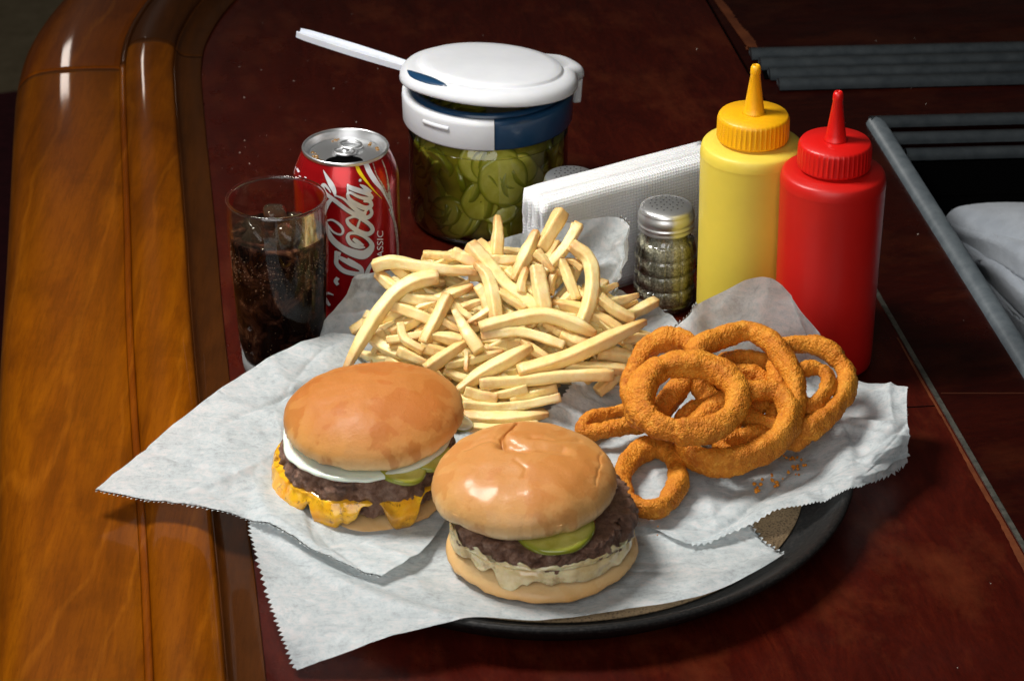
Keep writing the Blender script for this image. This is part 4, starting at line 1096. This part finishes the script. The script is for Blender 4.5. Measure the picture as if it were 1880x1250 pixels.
m_sr.link(m_sr.ramp(m_sr.n('TexVoronoi', {'Vector': m_sr.co.outputs['Object'], 'Scale': 900.}).outputs[0], [(.25, (.25, .12, .12)), (.5, (.55, .56, .52))]), 'col')
lev[0] = 0
child('silver_ribbon', merge([stroke(k1([(1080,478,120),(1120,600,130),(1170,740,90),(1205,880,60),(1240,1010,30),(1275,1180,18)])), stroke(k2([(875,20,14),(930,150,24),(955,300,28),(965,420,26),(965,560,22),(955,700,22)]))]), m_sr.m, can)
child('white_ribbon', stroke(k1([(948,505,58),(990,600,62),(1060,710,56),(1130,800,34),(1180,900,16),(1225,1000,10),(1255,1100,8)])), m_wr, can)
child('yellow_ribbon', stroke(k1([(838,515,38),(875,600,42),(940,690,30),(1030,800,16),(1130,905,4)])), m_yr, can)
child('small_print', merge([stroke(k1([(130,490,10),(125,560,50),(150,610,40)]), base=-.0001), stroke(k1([(160,560,20),(185,600,24)])), stroke(k1([(180,640,8),(205,655,14)])), stroke(k1([(245,655,10),(268,668,12)]))]), m_wr, can)
# CLASSIC, read upwards
tc = bpy.data.curves.new('t', 'FONT'); tc.body = 'CLASSIC'; tc.size = 1; tc.space_character = 1.02; to = bpy.data.objects.new('t', tc); COL.objects.link(to)
bpy.context.view_layer.update(); me = to.to_mesh(); tv = [v.co.copy() for v in me.vertices]; tf = [tuple(p.vertices) for p in me.polygons]; to.to_mesh_clear(); bpy.data.objects.remove(to); bpy.data.curves.remove(tc)
x0 = min(v.x for v in tv); x1 = max(v.x for v in tv); y1 = max(v.y for v in tv)
# word spans crop y 250 (end) .. 650 (start), x 812 (baseline) .. 745 (cap height)
tvv = [hit(560+(812-62*(v.y/y1))/5.68, 380+(655-405*((v.x-x0)/(x1-x0)))/5.68, .00018) for v in tv]
child('classic_lettering', (tvv, tf), m_wr, can, (0, 0, 0), (0, 0, 0), False)

# ------------------------------------------------------------------ glass of cola
gc = P(507, 363, .1185); gc.z = 0
gt = thing('cola_glass', gc, 'tumbler of dark cola with ice beside the red soda can', 'drinking glass')
GH = .110; gt.scale = (1, 1, 1.077)
gpr = [(.0225, 0), (.0245, .0008), (.0252, .004), (.0262, .014), (.0282, .040), (.0298, .070), (.0303, .090), (.0300, .106), (.0297, .1095), (.0291, .1105), (.0286, .1095), (.0289, .100), (.0291, .090)]
m_gl = thin_glass('tumbler_glass', (.98, .98, .98), .02, .32, None, .01)
child('tumbler_wall', lathe([(v.x, v.y) for v in cr([(a, b, 0) for a, b in gpr], 70)], 96, None, False), m_gl, gt)
child('rim_bead', tube([Vector((.0294*math.cos(2*math.pi*k/90), .0294*math.sin(2*math.pi*k/90), .1098)) for k in range(90)], .0010, 8, True), M('rim_glass', trans=1., rough=.03, ior=1.45, col=(1, 1, 1)).m, gt)
child('thick_base', lathe([(.0001, .0006), (.0225, .0006), (.0242, .0016), (.0249, .005), (.0255, .0125), (.0235, .0118), (.010, .0105), (.0001, .0100)], 72, None, False), M('base_glass', trans=.6, rough=.08, ior=1.5, col=(.62, .64, .64)).m, gt)
m_cola = M('dark_cola', rough=.55, spec=.02)
cz_ = m_cola.ramp(m_cola.noise(75, 6, .7, 'Object', None, .8), [(.46, (.004, .0014, .001)), (.58, (.045, .016, .009)), (.72, (.20, .09, .04))])
m_cola.link(cz_, 'col')
zs = .0885
child('cola', lathe([(.0001, .0125), (.0240, .0130), (.0262, .022), (.0274, .040), (.0283, .060), (.0288, zs-.001), (.0280, zs+.0004), (.0001, zs)], 72, lambda v, t, i: v), m_cola.m, gt)
m_ice = thin_glass('ice', (.72, .62, .55), .05, 2.6, 120)
m_ice2 = M('cola_tinted_ice', rough=.04, trans=.93, ior=1.31, col=(.40, .25, .15), coat=.2); m_ice2.bump(m_ice2.noise(120, 3), .3, .002); m_ice2 = m_ice2.m
ri = random.Random(4)
for i, (x, y, z, s) in enumerate([(-.012, -.008, .083, .0085), (.006, -.015, .086, .0088), (.014, -.002, .087, .0085), (-.002, .010, .088, .0085), (-.016, .008, .082, .007), (.010, .014, .083, .007), (.016, -.014, .080, .0065), (-.005, -.019, .079, .007)]):
    def fi(v, t, k, i=i): return v*(1+.18*nz(v, 90, i*3.1))
    g = []
    vs = []; fs = []
    nn_ = 14
    for a_ in range(nn_+1):
        ph = math.pi*a_/nn_-math.pi/2
        for b_ in range(20):
            t = 2*math.pi*b_/20
            d = Vector((math.cos(ph)*math.cos(t), math.cos(ph)*math.sin(t), math.sin(ph))); mx_ = (abs(d.x)**5+abs(d.y)**5+abs(d.z)**5)**.2
            v = d/mx_*s*.85; vs.append(v*(1+.14*nz(v, 90, i*3.1)))
    for a_ in range(nn_):
        for b_ in range(20): l = (b_+1) % 20; fs.append((a_*20+b_, a_*20+l, (a_+1)*20+l, (a_+1)*20+b_))
    child('ice_cube', (vs, fs), m_ice2, gt, (x, y, z+.0045), (ri.uniform(0, 3), ri.uniform(0, 3), ri.uniform(0, 3)))
bb = []
for i in range(420):
    t = ri.uniform(-math.pi, 0); z = ri.choice([ri.uniform(.015, .08), ri.gauss(.070, .006), ri.gauss(.078, .003)]); z = min(max(z, .014), .084)
    r_ = .0289 if z > .075 else .0262+(z-.02)*.05; s = ri.choice([.00018, .00025, .00035])
    v, f = lathe([(.00001, -s), (s, 0), (.00001, s)], 6, None, False); bb.append(([q+Vector((r_*math.cos(t), r_*math.sin(t), z)) for q in v], f))
stuff(child('bubbles', merge(bb), M('bubble', col=(.30, .20, .12), rough=.15, coat=1.).m, gt))

# ------------------------------------------------------------------ towel in the sink
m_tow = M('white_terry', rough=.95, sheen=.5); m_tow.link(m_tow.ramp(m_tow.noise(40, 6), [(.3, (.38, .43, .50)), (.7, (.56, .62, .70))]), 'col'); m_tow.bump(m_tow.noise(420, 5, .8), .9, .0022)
def cloth(grid, nu, nv, seed):
    rows = [[tuple(P(x, y, z)) for x, y, z in r] for r in grid]; cols = [cr(r, nu+1) for r in rows]; vs = []
    C_ = [cr([cols[j][i] for j in range(len(rows))], nv+1) for i in range(nu+1)]
    for j in range(nv+1):
        for i in range(nu+1):
            p = C_[i][j]; u_ = i/nu; v_ = j/nv
            f_ = .0045*abs(math.sin(3.1416*(v_*2.2+.5*nz((u_*2, v_, seed), 1))))**.7
            vs.append(p+Vector((0, 0, f_+.003*nz(p, 18, seed)+.0003*nz(p, 500, seed))))
    m = nu+1; return vs, [(j*m+i, j*m+i+1, (j+1)*m+i+1, (j+1)*m+i) for j in range(nv) for i in range(nu)]
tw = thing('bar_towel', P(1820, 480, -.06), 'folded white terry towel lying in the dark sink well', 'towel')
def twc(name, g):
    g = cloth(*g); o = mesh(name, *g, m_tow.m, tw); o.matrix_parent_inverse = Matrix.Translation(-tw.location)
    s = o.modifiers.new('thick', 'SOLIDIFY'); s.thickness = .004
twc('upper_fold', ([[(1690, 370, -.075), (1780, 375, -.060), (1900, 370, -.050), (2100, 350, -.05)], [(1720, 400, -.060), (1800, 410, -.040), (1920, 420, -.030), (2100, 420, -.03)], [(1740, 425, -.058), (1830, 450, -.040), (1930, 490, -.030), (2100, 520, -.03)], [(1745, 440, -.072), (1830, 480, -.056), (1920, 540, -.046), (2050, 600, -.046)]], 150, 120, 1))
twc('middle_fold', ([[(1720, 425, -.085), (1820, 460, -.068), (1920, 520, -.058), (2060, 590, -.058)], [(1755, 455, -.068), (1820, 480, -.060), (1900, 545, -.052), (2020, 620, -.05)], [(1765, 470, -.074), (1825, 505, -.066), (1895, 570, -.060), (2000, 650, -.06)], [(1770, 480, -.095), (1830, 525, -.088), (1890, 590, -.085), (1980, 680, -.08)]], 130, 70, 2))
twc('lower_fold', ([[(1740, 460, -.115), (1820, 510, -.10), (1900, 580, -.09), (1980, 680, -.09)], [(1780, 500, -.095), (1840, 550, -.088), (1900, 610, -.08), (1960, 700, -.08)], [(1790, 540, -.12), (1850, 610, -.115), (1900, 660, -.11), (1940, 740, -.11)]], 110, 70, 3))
